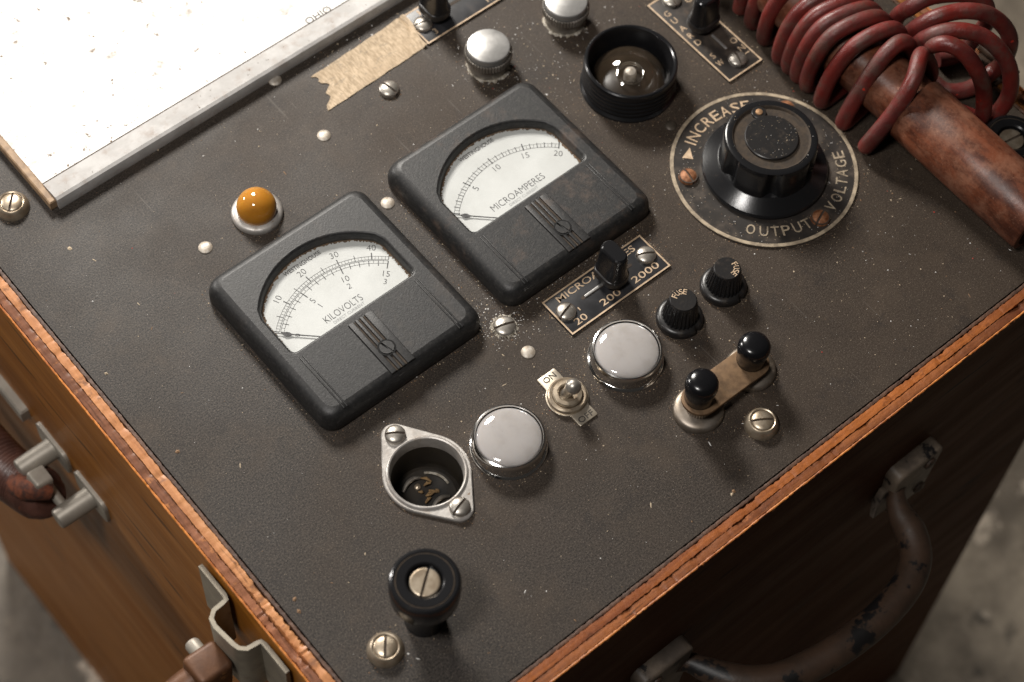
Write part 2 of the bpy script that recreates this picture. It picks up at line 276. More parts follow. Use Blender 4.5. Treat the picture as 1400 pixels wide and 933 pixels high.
# ------------------------------------------------------------------ mesh helpers (mm)
WLOC = {}
class B:
    def __init__(s): s.v = []; s.f = []; s.mi = []; s.cur = 0
    def add(s, vs_, fs):
        k = len(s.v); s.v += [tuple(p) for p in vs_]
        for f in fs: s.f.append([i + k for i in f]); s.mi.append(s.cur)
        return s
    def loft(s, rings, cap0=False, cap1=False, closed=True):
        n = len(rings[0]); vv = [p for r in rings for p in r]; ff = []
        for i in range(len(rings) - 1):
            for j in range(n if closed else n - 1):
                a = i * n + j; b = i * n + (j + 1) % n
                ff.append((a, b, b + n, a + n))
        if cap0: ff.append(tuple(range(n - 1, -1, -1)))
        if cap1: ff.append(tuple((len(rings) - 1) * n + j for j in range(n)))
        return s.add(vv, ff)
    def lathe(s, prof, n=40, c=(0, 0), mod=None):
        rings = []
        for r, z in prof:
            r = max(r, 1e-4)
            rings.append([(c[0] + r * (mod(2 * PI * j / n, r, z) if mod else 1) * math.cos(2 * PI * j / n),
                           c[1] + r * (mod(2 * PI * j / n, r, z) if mod else 1) * math.sin(2 * PI * j / n), z) for j in range(n)])
        return s.loft(rings)
    def box(s, x0, x1, y0, y1, z0, z1, bev=0.0):
        b = bev
        def ring(d, z): return [(x0 + d, y0 + d, z), (x1 - d, y0 + d, z), (x1 - d, y1 - d, z), (x0 + d, y1 - d, z)]
        if b: return s.loft([ring(b, z0), ring(0, z0 + b), ring(0, z1 - b), ring(b, z1)], True, True)
        return s.loft([ring(0, z0), ring(0, z1)], True, True)
    def prism(s, outline, z0, z1, bev=0.0, seg=3):
        if bev <= 0: return s.loft([[(x, y, z0) for x, y in outline], [(x, y, z1) for x, y in outline]], True, True)
        rings = [[(x, y, z0) for x, y in outline]]
        for i in range(seg + 1):
            a = PI / 2 * i / seg
            o = inset(outline, bev * (1 - math.cos(a)))
            rings.append([(x, y, z1 - bev + bev * math.sin(a)) for x, y in o])
        return s.loft(rings, True, True)
    def tube(s, path, rad, n=16, caps=True):
        rings = []; pts = [Vector(p) for p in path]; up = None
        for i, p in enumerate(pts):
            t = (pts[min(i + 1, len(pts) - 1)] - pts[max(i - 1, 0)]).normalized()
            if up is None:
                up = Vector((0, 0, 1)) if abs(t.z) < 0.9 else Vector((1, 0, 0))
            a = (up - t * up.dot(t)).normalized(); up = a; c = t.cross(a)
            r = rad(i / (len(pts) - 1)) if callable(rad) else rad
            rings.append([tuple(p + (a * math.cos(2 * PI * j / n) + c * math.sin(2 * PI * j / n)) * r) for j in range(n)])
        return s.loft(rings, caps, caps)
    def xf(s, Mx):
        s.v = [tuple(Mx @ Vector(p)) for p in s.v]; return s
    def build(s, name, m, parent=None, loc=(0, 0, 0), smooth=35, bevel=0.0):
        me = bpy.data.meshes.new(name)
        me.from_pydata([(x * MM, y * MM, z * MM) for x, y, z in s.v], [], s.f)
        for mm_ in (m if isinstance(m, (list, tuple)) else [m]): me.materials.append(mm_)
        me.polygons.foreach_set('material_index', s.mi)
        bm = bmesh.new(); bm.from_mesh(me); bmesh.ops.recalc_face_normals(bm, faces=bm.faces[:])
        if bevel:
            es = [e for e in bm.edges if len(e.link_faces) == 2 and e.calc_face_angle(0) > 0.6]
            bmesh.ops.bevel(bm, geom=es, offset=bevel * MM, segments=2, affect='EDGES', profile=0.5)
        bm.to_mesh(me); bm.free()
        if smooth:
            me.polygons.foreach_set('use_smooth', [True] * len(me.polygons))
            me.set_sharp_from_angle(angle=math.radians(smooth))
        return place(name, me, parent, loc)
def place(name, me, parent=None, loc=(0, 0, 0)):
    o = bpy.data.objects.new(name, me); COL.objects.link(o)
    w = Vector(loc) * MM
    if parent: o.parent = parent; o.location = w - WLOC[parent.name]
    else: o.location = w
    WLOC[o.name] = w
    return o
def empty(name, loc, parent=None): return place(name, None, parent, loc)
def tag(o, label, cat=None, kind=None, group=None):
    if label: o['label'] = label
    if cat: o['category'] = cat
    if kind: o['kind'] = kind
    if group: o['group'] = group
    return o
def inset(o, d):
    n = len(o); res = []
    area2 = sum(o[i][0] * o[(i + 1) % n][1] - o[(i + 1) % n][0] * o[i][1] for i in range(n))
    sg = 1 if area2 > 0 else -1
    for i in range(n):
        a, p, c = o[i - 1], o[i], o[(i + 1) % n]
        e1 = Vector((p[0] - a[0], p[1] - a[1])); e2 = Vector((c[0] - p[0], c[1] - p[1]))
        if e1.length < 1e-9 or e2.length < 1e-9: res.append(p); continue
        e1.normalize(); e2.normalize()
        n1 = Vector((-e1.y, e1.x)) * sg; n2 = Vector((-e2.y, e2.x)) * sg
        nn = n1 + n2; k = nn.length
        if k < 1e-6: res.append(p); continue
        nn /= k; q = d / max(0.3, nn.dot(n1))
        res.append((p[0] + nn.x * q, p[1] + nn.y * q))
    return res
def rrect(w, h, r, n=6, cx=0, cy=0):
    pts = []
    for qx, qy, a0 in ((1, -1, -90), (1, 1, 0), (-1, 1, 90), (-1, -1, 180)):
        for i in range(n + 1):
            a = math.radians(a0 + 90 * i / n)
            pts.append((cx + qx * (w / 2 - r) + r * math.cos(a), cy + qy * (h / 2 - r) + r * math.sin(a)))
    return pts
def circle(r, n=40, cx=0, cy=0): return [(cx + r * math.cos(2 * PI * i / n), cy + r * math.sin(2 * PI * i / n)) for i in range(n)]
def hull(pts):
    pts = sorted(set(pts))
    def half(ps):
        h = []
        for p in ps:
            while len(h) > 1 and (h[-1][0] - h[-2][0]) * (p[1] - h[-2][1]) - (h[-1][1] - h[-2][1]) * (p[0] - h[-2][0]) <= 1e-9: h.pop()
            h.append(p)
        return h
    a = half(pts); b = half(pts[::-1]); return a[:-1] + b[:-1]
def catmull(pts, sub=8):
    out = []; n = len(pts); pts = [Vector(p) for p in pts]
    for i in range(n - 1):
        p0, p1, p2, p3 = pts[max(i - 1, 0)], pts[i], pts[i + 1], pts[min(i + 2, n - 1)]
        for k in range(sub):
            t = k / sub
            out.append(0.5 * ((2 * p1) + (p2 - p0) * t + (2 * p0 - 5 * p1 + 4 * p2 - p3) * t * t + (3 * p1 - p0 - 3 * p2 + p3) * t ** 3))
    out.append(pts[-1]); return out
_tc = {}
def glyphs(s, bold=0.0):
    k = (s, bold)
    if k not in _tc:
        cu = bpy.data.curves.new('t', 'FONT'); cu.body = s; cu.align_x = 'CENTER'; cu.offset = bold; cu.resolution_u = 3
        ob = bpy.data.objects.new('t', cu); COL.objects.link(ob)
        bpy.context.view_layer.update()
        me = bpy.data.meshes.new_from_object(ob)
        vv = [tuple(x.co) for x in me.vertices]; ff = [tuple(p.vertices) for p in me.polygons]
        bpy.data.objects.remove(ob); bpy.data.meshes.remove(me); bpy.data.curves.remove(cu)
        xs = [p[0] for p in vv]; ys = [p[1] for p in vv]
        cx, cy = (min(xs) + max(xs)) / 2, (min(ys) + max(ys)) / 2
        _tc[k] = ([(x - cx, y - cy) for x, y, _ in vv], ff, max(xs) - min(xs), max(ys) - min(ys))
    return _tc[k]
def text_into(b, s, x, y, z, h, w=None, ang=0.0, bold=0.0):
    vv, ff, W0, H0 = glyphs(s, bold)
    sy = h / H0; sx = (w / W0) if w else sy
    c, q = math.cos(math.radians(ang)), math.sin(math.radians(ang))
    b.add([(x + px * sx * c - py * sy * q, y + px * sx * q + py * sy * c, z) for px, py in vv], ff)
def text(name, s, x, y, z, h, parent, m, w=None, ang=0.0, bold=0.0):
    b = B(); text_into(b, s, 0, 0, 0, h, w, ang, bold); return b.build(name, m, parent, (x, y, z), smooth=0)

def slotted_head(bld, R, H, e, slot, depth, ang, z0=0.0, cx=0.0, cy=0.0, flat=False, n=22):
    """domed screw head with a real slot; e = straight edge height"""
    def dome(r): return e + (0 if flat else (H - e) * math.sqrt(max(0, 1 - (r / R) ** 2 * 0.96)) ) + ((H - e) if flat else 0)
    ca, sa = math.cos(math.radians(ang)), math.sin(math.radians(ang))
    def T(x, y, z, f): x *= f; y *= f; return (cx + x * ca - y * sa, cy + x * sa + y * ca, z0 + z)
    s2 = slot / 2; a0 = math.acos(s2 / R)
    for f in (1, -1):
        arc = [(R * math.cos(-a0 + 2 * a0 * i / n), R * math.sin(-a0 + 2 * a0 * i / n)) for i in range(n + 1)]
        rings = [[T(x, y, 0, f) for x, y in arc]]
        for t in (1.0, 0.96, 0.85, 0.68, 0.45, 0.2, 0.0):
            row = []
            for x, y in arc:
                qx = s2 + (x - s2) * t; qy = y * t
                row.append(T(qx, qy, dome(math.hypot(qx, qy)) if t < 1 else (dome(R) - (0.12 if flat else 0)), f))
            rings.append(row)
        bld.loft(rings, closed=False)
        ys = [-R * math.sin(a0) + 2 * R * math.sin(a0) * i / 10 for i in range(11)]
        top = [T(s2, y, dome(math.hypot(s2, y)), f) for y in ys]; bot = [T(s2, y, H - depth, f) for y in ys]
        bld.loft([top, bot], closed=False)
    old = bld.cur; bld.cur = 1
    bld.lathe([(R * 0.97, 0), (R * 0.97, H - depth), (0, H - depth)], 28, (cx, cy)) if z0 == 0 else bld.lathe([(R * 0.97, z0), (R * 0.97, z0 + H - depth), (0, z0 + H - depth)], 28, (cx, cy))
    bld.cur = old

# ================================================================== setting
ZF = -500.0
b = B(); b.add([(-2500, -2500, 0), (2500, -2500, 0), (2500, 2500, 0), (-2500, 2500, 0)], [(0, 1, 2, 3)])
tag(b.build('floor', M['floor'], None, (100, 50, ZF), smooth=0), 'stained grey brown concrete floor, left side painted in shade, far below the case', kind='structure')

# ================================================================== the tester
root = empty('electrical_tester', (124, 70, ZF))
tag(root, 'vintage wooden cased high voltage tester with black control panel and two meters', 'test instrument')
X0, X1, Y0, Y1 = -65.5, 315.0, -129.5, 275.0     # outer faces of the case
T = 9.6
XR = 324.0                                        # the rim overhangs the right wall
PX0, PX1, PY0, PY1 = X0 + T, XR - T, Y0 + T, Y1 - T

# panel, with a well cut for the socket
SX, SY, SR = 17.3, -38.8, 13.8
b = B(); bm = bmesh.new()
def fill_between(bld, outer, inner_list, z):
    bm = bmesh.new(); es = []
    for loop in [outer] + inner_list:
        vs_ = [bm.verts.new((x, y, z)) for x, y in loop]
        for i in range(len(vs_)): es.append(bm.edges.new((vs_[i], vs_[(i + 1) % len(vs_)])))
    bmesh.ops.triangle_fill(bm, use_beauty=True, use_dissolve=False, edges=es)
    bm.verts.index_update()
    vv = [tuple(v.co) for v in bm.verts]; ff = [tuple(v.index for v in f.verts) for f in bm.faces]
    bm.free(); bld.add(vv, ff)
ol = [(PX0 + 0.5, PY0 + 0.5), (PX1 - 0.5, PY0 + 0.5), (PX1 - 0.5, PY1 - 0.5), (PX0 + 0.5, PY1 - 0.5)]
hole = circle(SR + 0.4, 48, SX, SY)
q0, q1, r0, r1 = SX - 20, SX + 20, SY - 20, SY + 20
ox0, oy0, ox1, oy1 = ol[0][0], ol[0][1], ol[2][0], ol[2][1]
for rx0, rx1, ry0, ry1 in ((ox0, q0, oy0, oy1), (q1, ox1, oy0, oy1), (q0, q1, oy0, r0), (q0, q1, r1, oy1)):
    b.add([(rx0, ry0, 0), (rx1, ry0, 0), (rx1, ry1, 0), (rx0, ry1, 0)], [(0, 1, 2, 3)])
sq = []
for i in range(48):
    a = 2 * PI * i / 48; k = 20 / max(abs(math.cos(a)), abs(math.sin(a))); sq.append((SX + k * math.cos(a), SY + k * math.sin(a), 0))
b.loft([sq, [(x, y, 0) for x, y in hole]])
b.loft([[(x, y, 0) for x, y in ol], [(x, y, -5) for x, y in ol]])
b.loft([[(x, y, 0) for x, y in hole], [(x, y, -5) for x, y in hole]])
panel = b.build('control_panel', M['panel'], root, (0, 0, 0), smooth=0)
tag(panel, 'black brown crackle finish control panel')

# ---- plywood case: each wall is an outer board with plies behind it showing on the rim
def jag_strip(axis, a0, a1, c0, c1, z0, z1, jt, js, seed, n=420):
    """a long thin board whose top edge is slightly worn; axis 0: runs in x, 1: runs in y"""
    rnd = random.Random(seed); rows = []
    ph = [rnd.uniform(0, 6) for _ in range(6)]
    gouges = [(rnd.uniform(a0, a1), rnd.uniform(1.0, 5.0), rnd.uniform(0.3, 1.0)) for _ in range(int((a1 - a0) / 16))] + ([(-52, 9, 1.6), (-64, 7, 1.4), (-38, 5, 1.2)] if axis == 1 else [])
    for i in range(n + 1):
        t = a0 + (a1 - a0) * i / n
        w = sum(math.sin(t * k + p) for k, p in zip((0.11, 0.23, 0.41, 0.77, 1.3, 2.1), ph)) / 6
        dz = w * jt + (rnd.random() - 0.5) * jt * 0.8 - (jt * 0.8 if rnd.random() < 0.05 else 0)
        dmg = sum(dp * math.exp(-((t - g0) / gw) ** 2) * (0.5 + rnd.random() * 0.5) for g0, gw, dp in gouges if abs(t - g0) < 3 * gw) if jt > 0.2 else 0
        dz -= dmg * 0.8; js_ = js; js = js + dmg * 0.8
        d0 = abs(w) * js * 0.5 + rnd.random() * js * 0.5; d1 = abs(w) * js * 0.4 + rnd.random() * js * 0.6
        js = js_
        ring = [(c0, z0), (c0, z1 - 2.8), (c0 + d0, z1 + dz - 0.15), ((c0 + c1) / 2, z1 + dz), (c1 - d1, z1 + dz - 0.15), (c1, z1 - 2.8), (c1, z0)]
        rows.append([(t, c, z) if axis == 0 else (c, t, z) for c, z in ring])
    bb = B(); bb.loft(rows, True, True); return bb
def wall(axis, a0, a1, outer, inward, m_face, m_dark, m_orange, label, seed, zb=ZF):
    """outer = coordinate of the outer face, inward = +1/-1 direction of the inside"""
    q = lambda d: outer + inward * d
    def strip(d0, d1, z0, z1, jt, js, sd):
        lo, hi = sorted((q(d0), q(d1))); return jag_strip(axis, a0, a1, lo, hi, z0, z1, jt, js, sd)
    w = strip(0.0, 0.75, zb, 0.2, 0.15, 0.25, seed).build('case_wall', m_face, root, (0, 0, 0), smooth=40)
    tag(w, label)
    strip(0.05, 0.95, -1.6, 0.30, 0.12, 0.3, seed + 1).build('veneer_edge', M['edge_orange'], w, (0, 0, 0), smooth=40)
    strip(0.95, 4.4, zb + 1, 0.35, 0.25, 0.3, seed + 2).build('ply', m_dark, w, (0, 0, 0), smooth=40)
    strip(4.4, 8.1, zb + 1, 0.55, 0.25, 0.5, seed + 3).build('ply', m_orange, w, (0, 0, 0), smooth=40)
    strip(8.1, 9.7, -12, 0.15, 0.19, 0.45, seed + 4).build('joint', M['gap_black'], w, (0, 0, 0), smooth=40)
    return w
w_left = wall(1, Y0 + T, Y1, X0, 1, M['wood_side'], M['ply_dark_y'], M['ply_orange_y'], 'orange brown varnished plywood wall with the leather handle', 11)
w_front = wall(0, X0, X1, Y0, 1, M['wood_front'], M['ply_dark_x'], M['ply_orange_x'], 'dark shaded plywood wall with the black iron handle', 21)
w_right = wall(1, Y0 + T, Y1, XR, -1, M['wood_front'], M['ply_dark_y'], M['ply_worn'], 'weathered plywood rim behind the red cable', 31, -14)
b = B(); b.box(X1 - 8, X1, Y0 + T, Y1, ZF, -14.2); b.build('side_board', M['wood_front'], w_right, (0, 0, 0), smooth=0)
w_back = wall(0, X0 + T, X1 - T, Y1 - 0.1, -1, M['wood_front'], M['ply_dark_x'], M['ply_orange_x'], 'plywood wall out of view at the back', 41)

# hinge ledge on the right wall
hl = empty('hinge', (XR - 4, -38, 0), root); tag(hl, 'dark steel hinge on the rim behind the red cable')
b = B(); b.box(-5, 4, -8, 8, 0.5, 1.6, 0.2); b.build('hinge_leaf', M['iron'], hl, (XR - 4, -38, 0))
b = B(); b.tube([(0, -10, 0), (0, 10, 0)], 2.4, 14); b.build('knuckle', M['iron'], hl, (XR + 0.5, -38, 2.6))
for yy in (-43, -33):
    b = B(); slotted_head(b, 2.2, 1.2, 0.2, 0.6, 0.6, 30); b.build('hinge_screw', [M['steel'], M['slot']], hl, (XR - 6, yy, 1.6))

# ------------------------------------------------------------------ meters
def meter(ox, kind):
    MB_ = M['bakelite'] if kind == 'kv' else M['bakelite_stained']
    Wd, Hd = 75.6, 80.2; cx, cy = ox + 35.75, -1 + 36.9
    lx, ly = ox - cx, -1 - cy              # measured local frame -> centred frame
    Hc = 9.6
    b = B()
    base = rrect(Wd, Hd, 6.5, 10)
    prof = [(0.35, 0.0), (0.0, 0.8), (0.0, 3.5), (0.35, 5.6), (1.1, 7.4), (2.1, 8.6), (3.3, 9.3), (4.6, Hc)]
    rings = []
    for d, z in prof: rings.append([(x, y, z) for x, y in rrect(Wd - 2 * d, Hd - 2 * d, 6.5 - d * 0.55, 10)])
    b.loft(rings, True, False)
    # window outline
    def window(g):
        xl, xr, yb = 5.4 + g, 65.3 - g, 28.4 + g; R = 36.6 - g; ax, ay = 35.3, 29.9
        pts = []; rc = max(0.6, 2.6 - g * 0.3)
        for i in range(7):
            a = math.radians(-90 + 90 * i / 6); pts.append((xr - rc + rc * math.cos(a), yb + rc + rc * math.sin(a)))
        a0 = math.acos((xr - ax) / R) + 0.07; a1 = PI - math.acos((ax - xl) / R) - 0.07
        ysd = ay + math.sqrt(R * R - (xr - ax) ** 2)
        for k in range(1, 6): pts.append((xr, yb + rc + (ysd - 2.2 - yb - rc) * k / 5))
        for i in range(41):
            a = a0 + (a1 - a0) * i / 40; pts.append((ax + R * math.cos(a), ay + R * math.sin(a)))
        for k in range(5, 0, -1): pts.append((xl, yb + rc + (ysd - 2.2 - yb - rc) * k / 5))
        for i in range(7):
            a = math.radians(180 + 90 * i / 6); pts.append((xl + rc + rc * math.cos(a), yb + rc + rc * math.sin(a)))
        return [(x + lx, y + ly) for x, y in pts]
    top = [(x, y) for x, y, z in rings[-1]]
    fill_between(b, top, [window(0)], Hc)
    wr = []
    for g, z in ((0, Hc), (0.35, Hc - 0.08), (0.75, Hc - 0.45), (1.05, Hc - 1.1), (1.25, Hc - 2.0), (1.5, 5.0)): wr.append([(x, y, z) for x, y in window(g)])
    b.loft(wr)
    c = b.build('panel_meter', MB_, root, (cx, cy, 0), smooth=50)
    W = lambda x, y, z: (cx + lx + x, cy + ly + y, z)
    # dial, dirt line, glass
    b = B(); b.prism([(x, y) for x, y in window(-0.6)], 4.6, 5.3); b.build('dial', M['dial'], c, (cx, cy, 0), smooth=0)
    b = B(); o0 = window(1.35); o1 = []
    for i_ in range(len(o0)):
        pa, pb = o0[i_], o0[(i_ + 1) % len(o0)]; nn_ = max(1, int(math.hypot(pb[0] - pa[0], pb[1] - pa[1]) / 0.45))
        o1 += [(pa[0] + (pb[0] - pa[0]) * k_ / nn_, pa[1] + (pb[1] - pa[1]) * k_ / nn_) for k_ in range(nn_)]
    rr_ = random.Random(int(ox) + 5)
    ji = [rr_.uniform(0.25, 1.0) for _ in o1]; o2 = inset(o1, 0.9)
    o2 = [(a[0] + (q[0] - a[0]) * j * 1.4, a[1] + (q[1] - a[1]) * j * 1.4) for a, q, j in zip(o1, o2, ji)]
    b.loft([[(x, y, 5.45) for x, y in o1], [(x, y, 5.42) for x, y in o2]]); b.build('grime_line', M['grime'], c, (cx, cy, 0), smooth=0)
    b = B(); wg = window(0.6); b.add([(x, y, 7.2) for x, y in wg], [tuple(range(len(wg)))]); b.build('glass', M['glass'], c, (cx, cy, 0), smooth=0)
    # scale
    sx, sy = 35.3, 16.0
    b = B()
    def tick(ang, r0, r1, w):
        a = math.radians(ang); ux, uy = math.cos(a), math.sin(a); px, py = -uy * w / 2, ux * w / 2
        b.add([(ux * r0 - px, uy * r0 - py, 0), (ux * r1 - px, uy * r1 - py, 0), (ux * r1 + px, uy * r1 + py, 0), (ux * r0 + px, uy * r0 + py, 0)], [(0, 1, 2, 3)])
    def arc(r, w, a0=45, a1=135, n=60):
        b.loft([[((r + s) * math.cos(math.radians(a0 + (a1 - a0) * i / n)), (r + s) * math.sin(math.radians(a0 + (a1 - a0) * i / n)), 0) for i in range(n + 1)] for s in (-w / 2, w / 2)], closed=False)
    marks = []
    if kind == 'kv':
        arc(37.0, 0.16); arc(36.5, 0.16); arc(38.4, 0.13); arc(35.2, 0.13)
        for i in range(0, 46):
            a = 135 - 2 * i; tick(a, 37.0, 40.0 if i % 10 == 0 else (39.7 if i % 5 == 0 else 38.4), 0.42 if i % 10 == 0 else (0.28 if i % 5 == 0 else 0.13))
        for i in range(0, 31):
            a = 135 - 3 * i; tick(a, 33.0 if i % 10 == 0 else (34.0 if i % 2 == 0 else 35.2), 36.5, 0.42 if i % 10 == 0 else (0.28 if i % 2 == 0 else 0.13))
        for v_, a in ((10, 115), (20, 95), (30, 75), (40, 55)): marks.append((str(v_), a, 42.4, 2.6))
        for v_, a in ((5, 105), (10, 75), (15, 45)): marks.append((str(v_), a, 30.6, 2.5))
        for v_, a in ((1, 105), (2, 75), (3, 45)): marks.append((str(v_), a, 27.0, 2.4))
        marks += [('0', 135.5, 33.5, 2.0), ('0', 136, 30.0, 2.0)]
        name_, wd = 'KILOVOLTS', 17.6
    else:
        arc(36.6, 0.16); arc(38.4, 0.13)
        for i in range(0, 41):
            a = 135 - 2.25 * i; tick(a, 36.6 if i % 10 else 36.2, 39.6 if i % 10 == 0 else (39.0 if i % 2 == 0 else 38.4), 0.45 if i % 10 == 0 else (0.30 if i % 2 == 0 else 0.14))
        for v_, a in ((5, 112.5), (10, 90), (15, 67.5), (20, 45)): marks.append((str(v_), a, 33.8, 2.6))
        name_, wd = 'MICROAMPERES', 26.6
    b.build('scale_marks', M['ink'], c, W(sx, sy, 5.36), smooth=0)
    for s_, a, r, h in marks:
        text('scale_number', s_, *W(sx + r * math.cos(math.radians(a)), sy + r * math.sin(math.radians(a)), 5.36), h, c, M['ink'], ang=a - 90, bold=-0.012)
    text('lettering', name_, *W(34.3, 35.5, 5.36), 3.0, c, M['ink'], w=wd, bold=-0.012)
    text('lettering', 'DIRECT CURRENT', *W(35.0, 32.6, 5.36), 1.25, c, M['ink_faint'], w=14.5)
    text('lettering', 'WESTINGHOUSE', *W(34.3, 61.6, 5.36), 1.9, c, M['ink'], w=17.4, bold=0.014)
    # needle at zero
    b = B(); a = math.radians(136.6); u = Vector((math.cos(a), math.sin(a), 0)); p = Vector((-u.y, u.x, 0))
    pts = [(20, 0.18), (31.5, 0.20), (32.3, 0.35), (33.2, 0.85), (34.3, 0.95), (35.3, 0.45), (36.0, 0.16), (38.6, 0.07)]
    l = [u * r + p * w for r, w in pts] + [u * r - p * w for r, w in reversed(pts)]
    b.prism([(q.x, q.y) for q in l], 0, 0.2); b.build('needle', M['ink'], c, W(sx, sy, 5.9), smooth=0)
    # ribs
    for x0, x1 in ((29.6, 31.9), (32.7, 34.0), (34.9, 36.2), (37.2, 40.6)):
        b = B(); b.prism([(x0, -0.9), (x1, -0.9), (x1, 26.0), (x0, 26.0)], -0.2, 0.75, 0.3); b.build('rib', MB_, c, W(0, 0, Hc), smooth=40)
    for x0, x1 in ((31.9, 32.7), (34.0, 34.9), (36.2, 37.2)):
        b = B(); b.box(x0, x1, -0.6, 25.6, -0.1, 0.12); b.build('groove_dust', M['brown_dust'], c, W(0, 0, Hc), smooth=0)
    # double lines left and right
    for x in (7.1, 8.5, 62.0, 63.3):
        b = B(); b.prism([(x - 0.28, -1.2), (x + 0.28, -1.2), (x + 0.28, 26.2), (x - 0.28, 26.2)], -0.1, 0.32, 0.22); b.build('raised_line', MB_, c, W(0, 0, Hc), smooth=40)
    # adjuster screw
    b = B(); b.lathe([(3.6, 0), (3.6, 0.80), (2.95, 0.80), (2.95, 0.0)], 36); b.build('screw_ring', M['slot_black'], c, W(35.0, 9.2, Hc))
    b = B(); slotted_head(b, 2.9, 1.05, 0.9, 0.8, 0.9, SA(522, 473, 535.5, 482), flat=True); b.build('adjuster_screw', [MB_, M['slot_black']], c, W(35.0, 9.2, Hc))
    return c
mk = meter(0.5, 'kv'); tag(mk, 'square black kilovolts meter beside the amber lamp')
mu = meter(87.5, 'ua'); tag(mu, 'square black microamperes meter with brown stains on its case')

# ------------------------------------------------------------------ card in metal frame
fr = B()
fr.v = []
prof = [(142.9, 0.0), (142.7, 3.6), (143.3, 5.6), (144.6, 6.2), (153.3, 5.4), (153.45, 4.6), (153.45, 4.0)]
fr.loft([[(x, y, z) for y, z in prof] for x in (-22.6, 40, 100, 180)], True, True, closed=True)
frame = fr.build('card_frame', M['strip'], root, (0, 0, 0), smooth=30); tag(frame, 'bright metal edged frame holding a white instruction card')
b = B(); b.box(-22.3, 180, 152.8, 262, 0.2, 4.1); card = b.build('card', M['paper'], frame, (0, 0, 0), smooth=0)
b = B(); b.box(-25.6, -22.4, 144.2, 262, 0.1, 4.9, 0.5); b.build('card_edge', M['card_edge'], frame, (0, 0, 0))
b = B(); b.box(-22.3, 180, 153.5, 154.75, 4.1, 4.18); b.build('seam_shadow', M['slot'], frame, (0, 0, 0), smooth=0)  # flat dark strip on the card, painted shadow gap along the frame
text('lettering', 'OHIO', 114.4, 155.9, 4.2, 3.4, frame, M['stamp'], w=12.6)

# ------------------------------------------------------------------ rivets and panel screws
def rivet(x, y, r, m, h=1.5, name='rivet'):
    b = B(); b.lathe([(r, 0), (r * 0.97, h * 0.35), (r * 0.8, h * 0.72), (r * 0.45, h * 0.94), (0, h)], 24)
    return b.build(name, m, panel, (x, y, 0))
for x, y in ((80.4, 107.2), (11.6, 92.7), (80.3, 65.2), (79.9, -22.2), (81.6, 142.1)): rivet(x, y, 2.85, M['rivet'], 0.95)
rivet(194.8, 23.6, 2.6, M['dark_rivet'], 0.9)
for x, y, a, h in ((115.3, 109.2, SA(517, 112, 545, 131), 2.6), (80.2, -7.9, SA(680, 449, 702, 442), 2.0)):
    b = B(); slotted_head(b, 4.3, h, 0.6, 1.0, 1.1, a); o = b.build('panel_screw', [M['steel'], M['slot']], panel, (x, y, 0))
for x, y, a in ((-36.5, 155.0, SA(22, 264, 14, 300)), (128.1, -101.0, SA(1028, 578, 1054, 576)), (-37.0, -83.6, SA(527, 870, 526, 900))):
    b = B(); b.lathe([(6.7, 0), (6.7, 0.5), (6.2, 2.2), (5.4, 3.6), (4.9, 3.9), (4.5, 3.7), (4.3, 3.0), (0.0, 2.9)], 40)
    o = b.build('cup_washer', M['nickel'], panel, (x, y, 0))
    b = B(); slotted_head(b, 4.15, 1.6, 0.5, 0.95, 1.0, a); b.build('screw_head', [M['nickel'], M['slot']], panel, (x, y, 3.0))
# white caulk and dust rings
def crumb_ring(x, y, r, name, seed, w=1.2):
    rnd = random.Random(seed); b = B(); n = 70; rin = []; rout = []; mid = []
    for i in range(n):
        a = 2 * PI * i / n; k = r + 0.25 + rnd.random() ** 2 * w
        rin.append(((r - 0.6) * math.cos(a), (r - 0.6) * math.sin(a), 0.05)); mid.append(((r + 0.2) * math.cos(a), (r + 0.2) * math.sin(a), 0.35 + rnd.random() * 0.5)); rout.append((k * math.cos(a), k * math.sin(a), 0.02))
    b.loft([rin, mid, rout]); return b.build(name, M['crumb'], panel, (x, y, 0), smooth=0)
M['crumb'] = mat('white_crumbs', (0.55, 0.51, 0.44), 0.9, var=((0.30, 0.26, 0.20), 800), bmp=(1500, 1.0, 0.001))
crumb_ring(80.2, -7.9, 4.4, 'white_residue', 3, 1.6)

# ------------------------------------------------------------------ amber lamp
a_ = empty('amber_lamp', (36.9, 93.2, 0), root); tag(a_, 'round amber pilot lamp in a pale metal ring')
b = B(); b.lathe([(10.2, 0), (10.3, 1.0), (10.0, 1.9), (9.2, 2.5), (7.6, 2.6), (7.4, 1.2)], 48); b.build('bezel', M['alu_cast'], a_, (36.9, 93.2, 0))
b = B(); pr = [(7.7, 1.5)] + [(7.95 * math.cos(math.radians(t)), 4.6 + 7.95 * math.sin(math.radians(t))) for t in range(-20, 91, 8)] + [(0, 12.55)]
b.lathe(pr, 48); b.build('lens', M['amber'], a_, (36.9, 93.2, 0))

# ------------------------------------------------------------------ milky jewel lenses
for x, y, lab in ((48.4, -48.3, 'milky round lens between the socket and the toggle switch'), (107.0, -47.7, 'milky round lens between the toggle switch and the fuses')):
    e = empty('indicator_lens', (x, y, 0), root); tag(e, lab)
    b = B(); b.lathe([(14.6, 0), (14.7, 0.5), (14.3, 1.1), (13.9, 1.3), (13.9, 5.6), (13.75, 6.8), (13.3, 7.6), (12.8, 7.8), (12.5, 7.3)], 64); b.build('bezel', M['chrome'], e, (x, y, 0))
    b = B(); b.lathe([(12.5, 5.6), (12.3, 6.4)] + [(12.25 * math.cos(math.radians(t)), 6.5 + 2.7 * math.sin(math.radians(t))) for t in range(6, 90, 4)] + [(0, 9.2)], 96); b.build('lens', M['milk'], e, (x, y, 0))

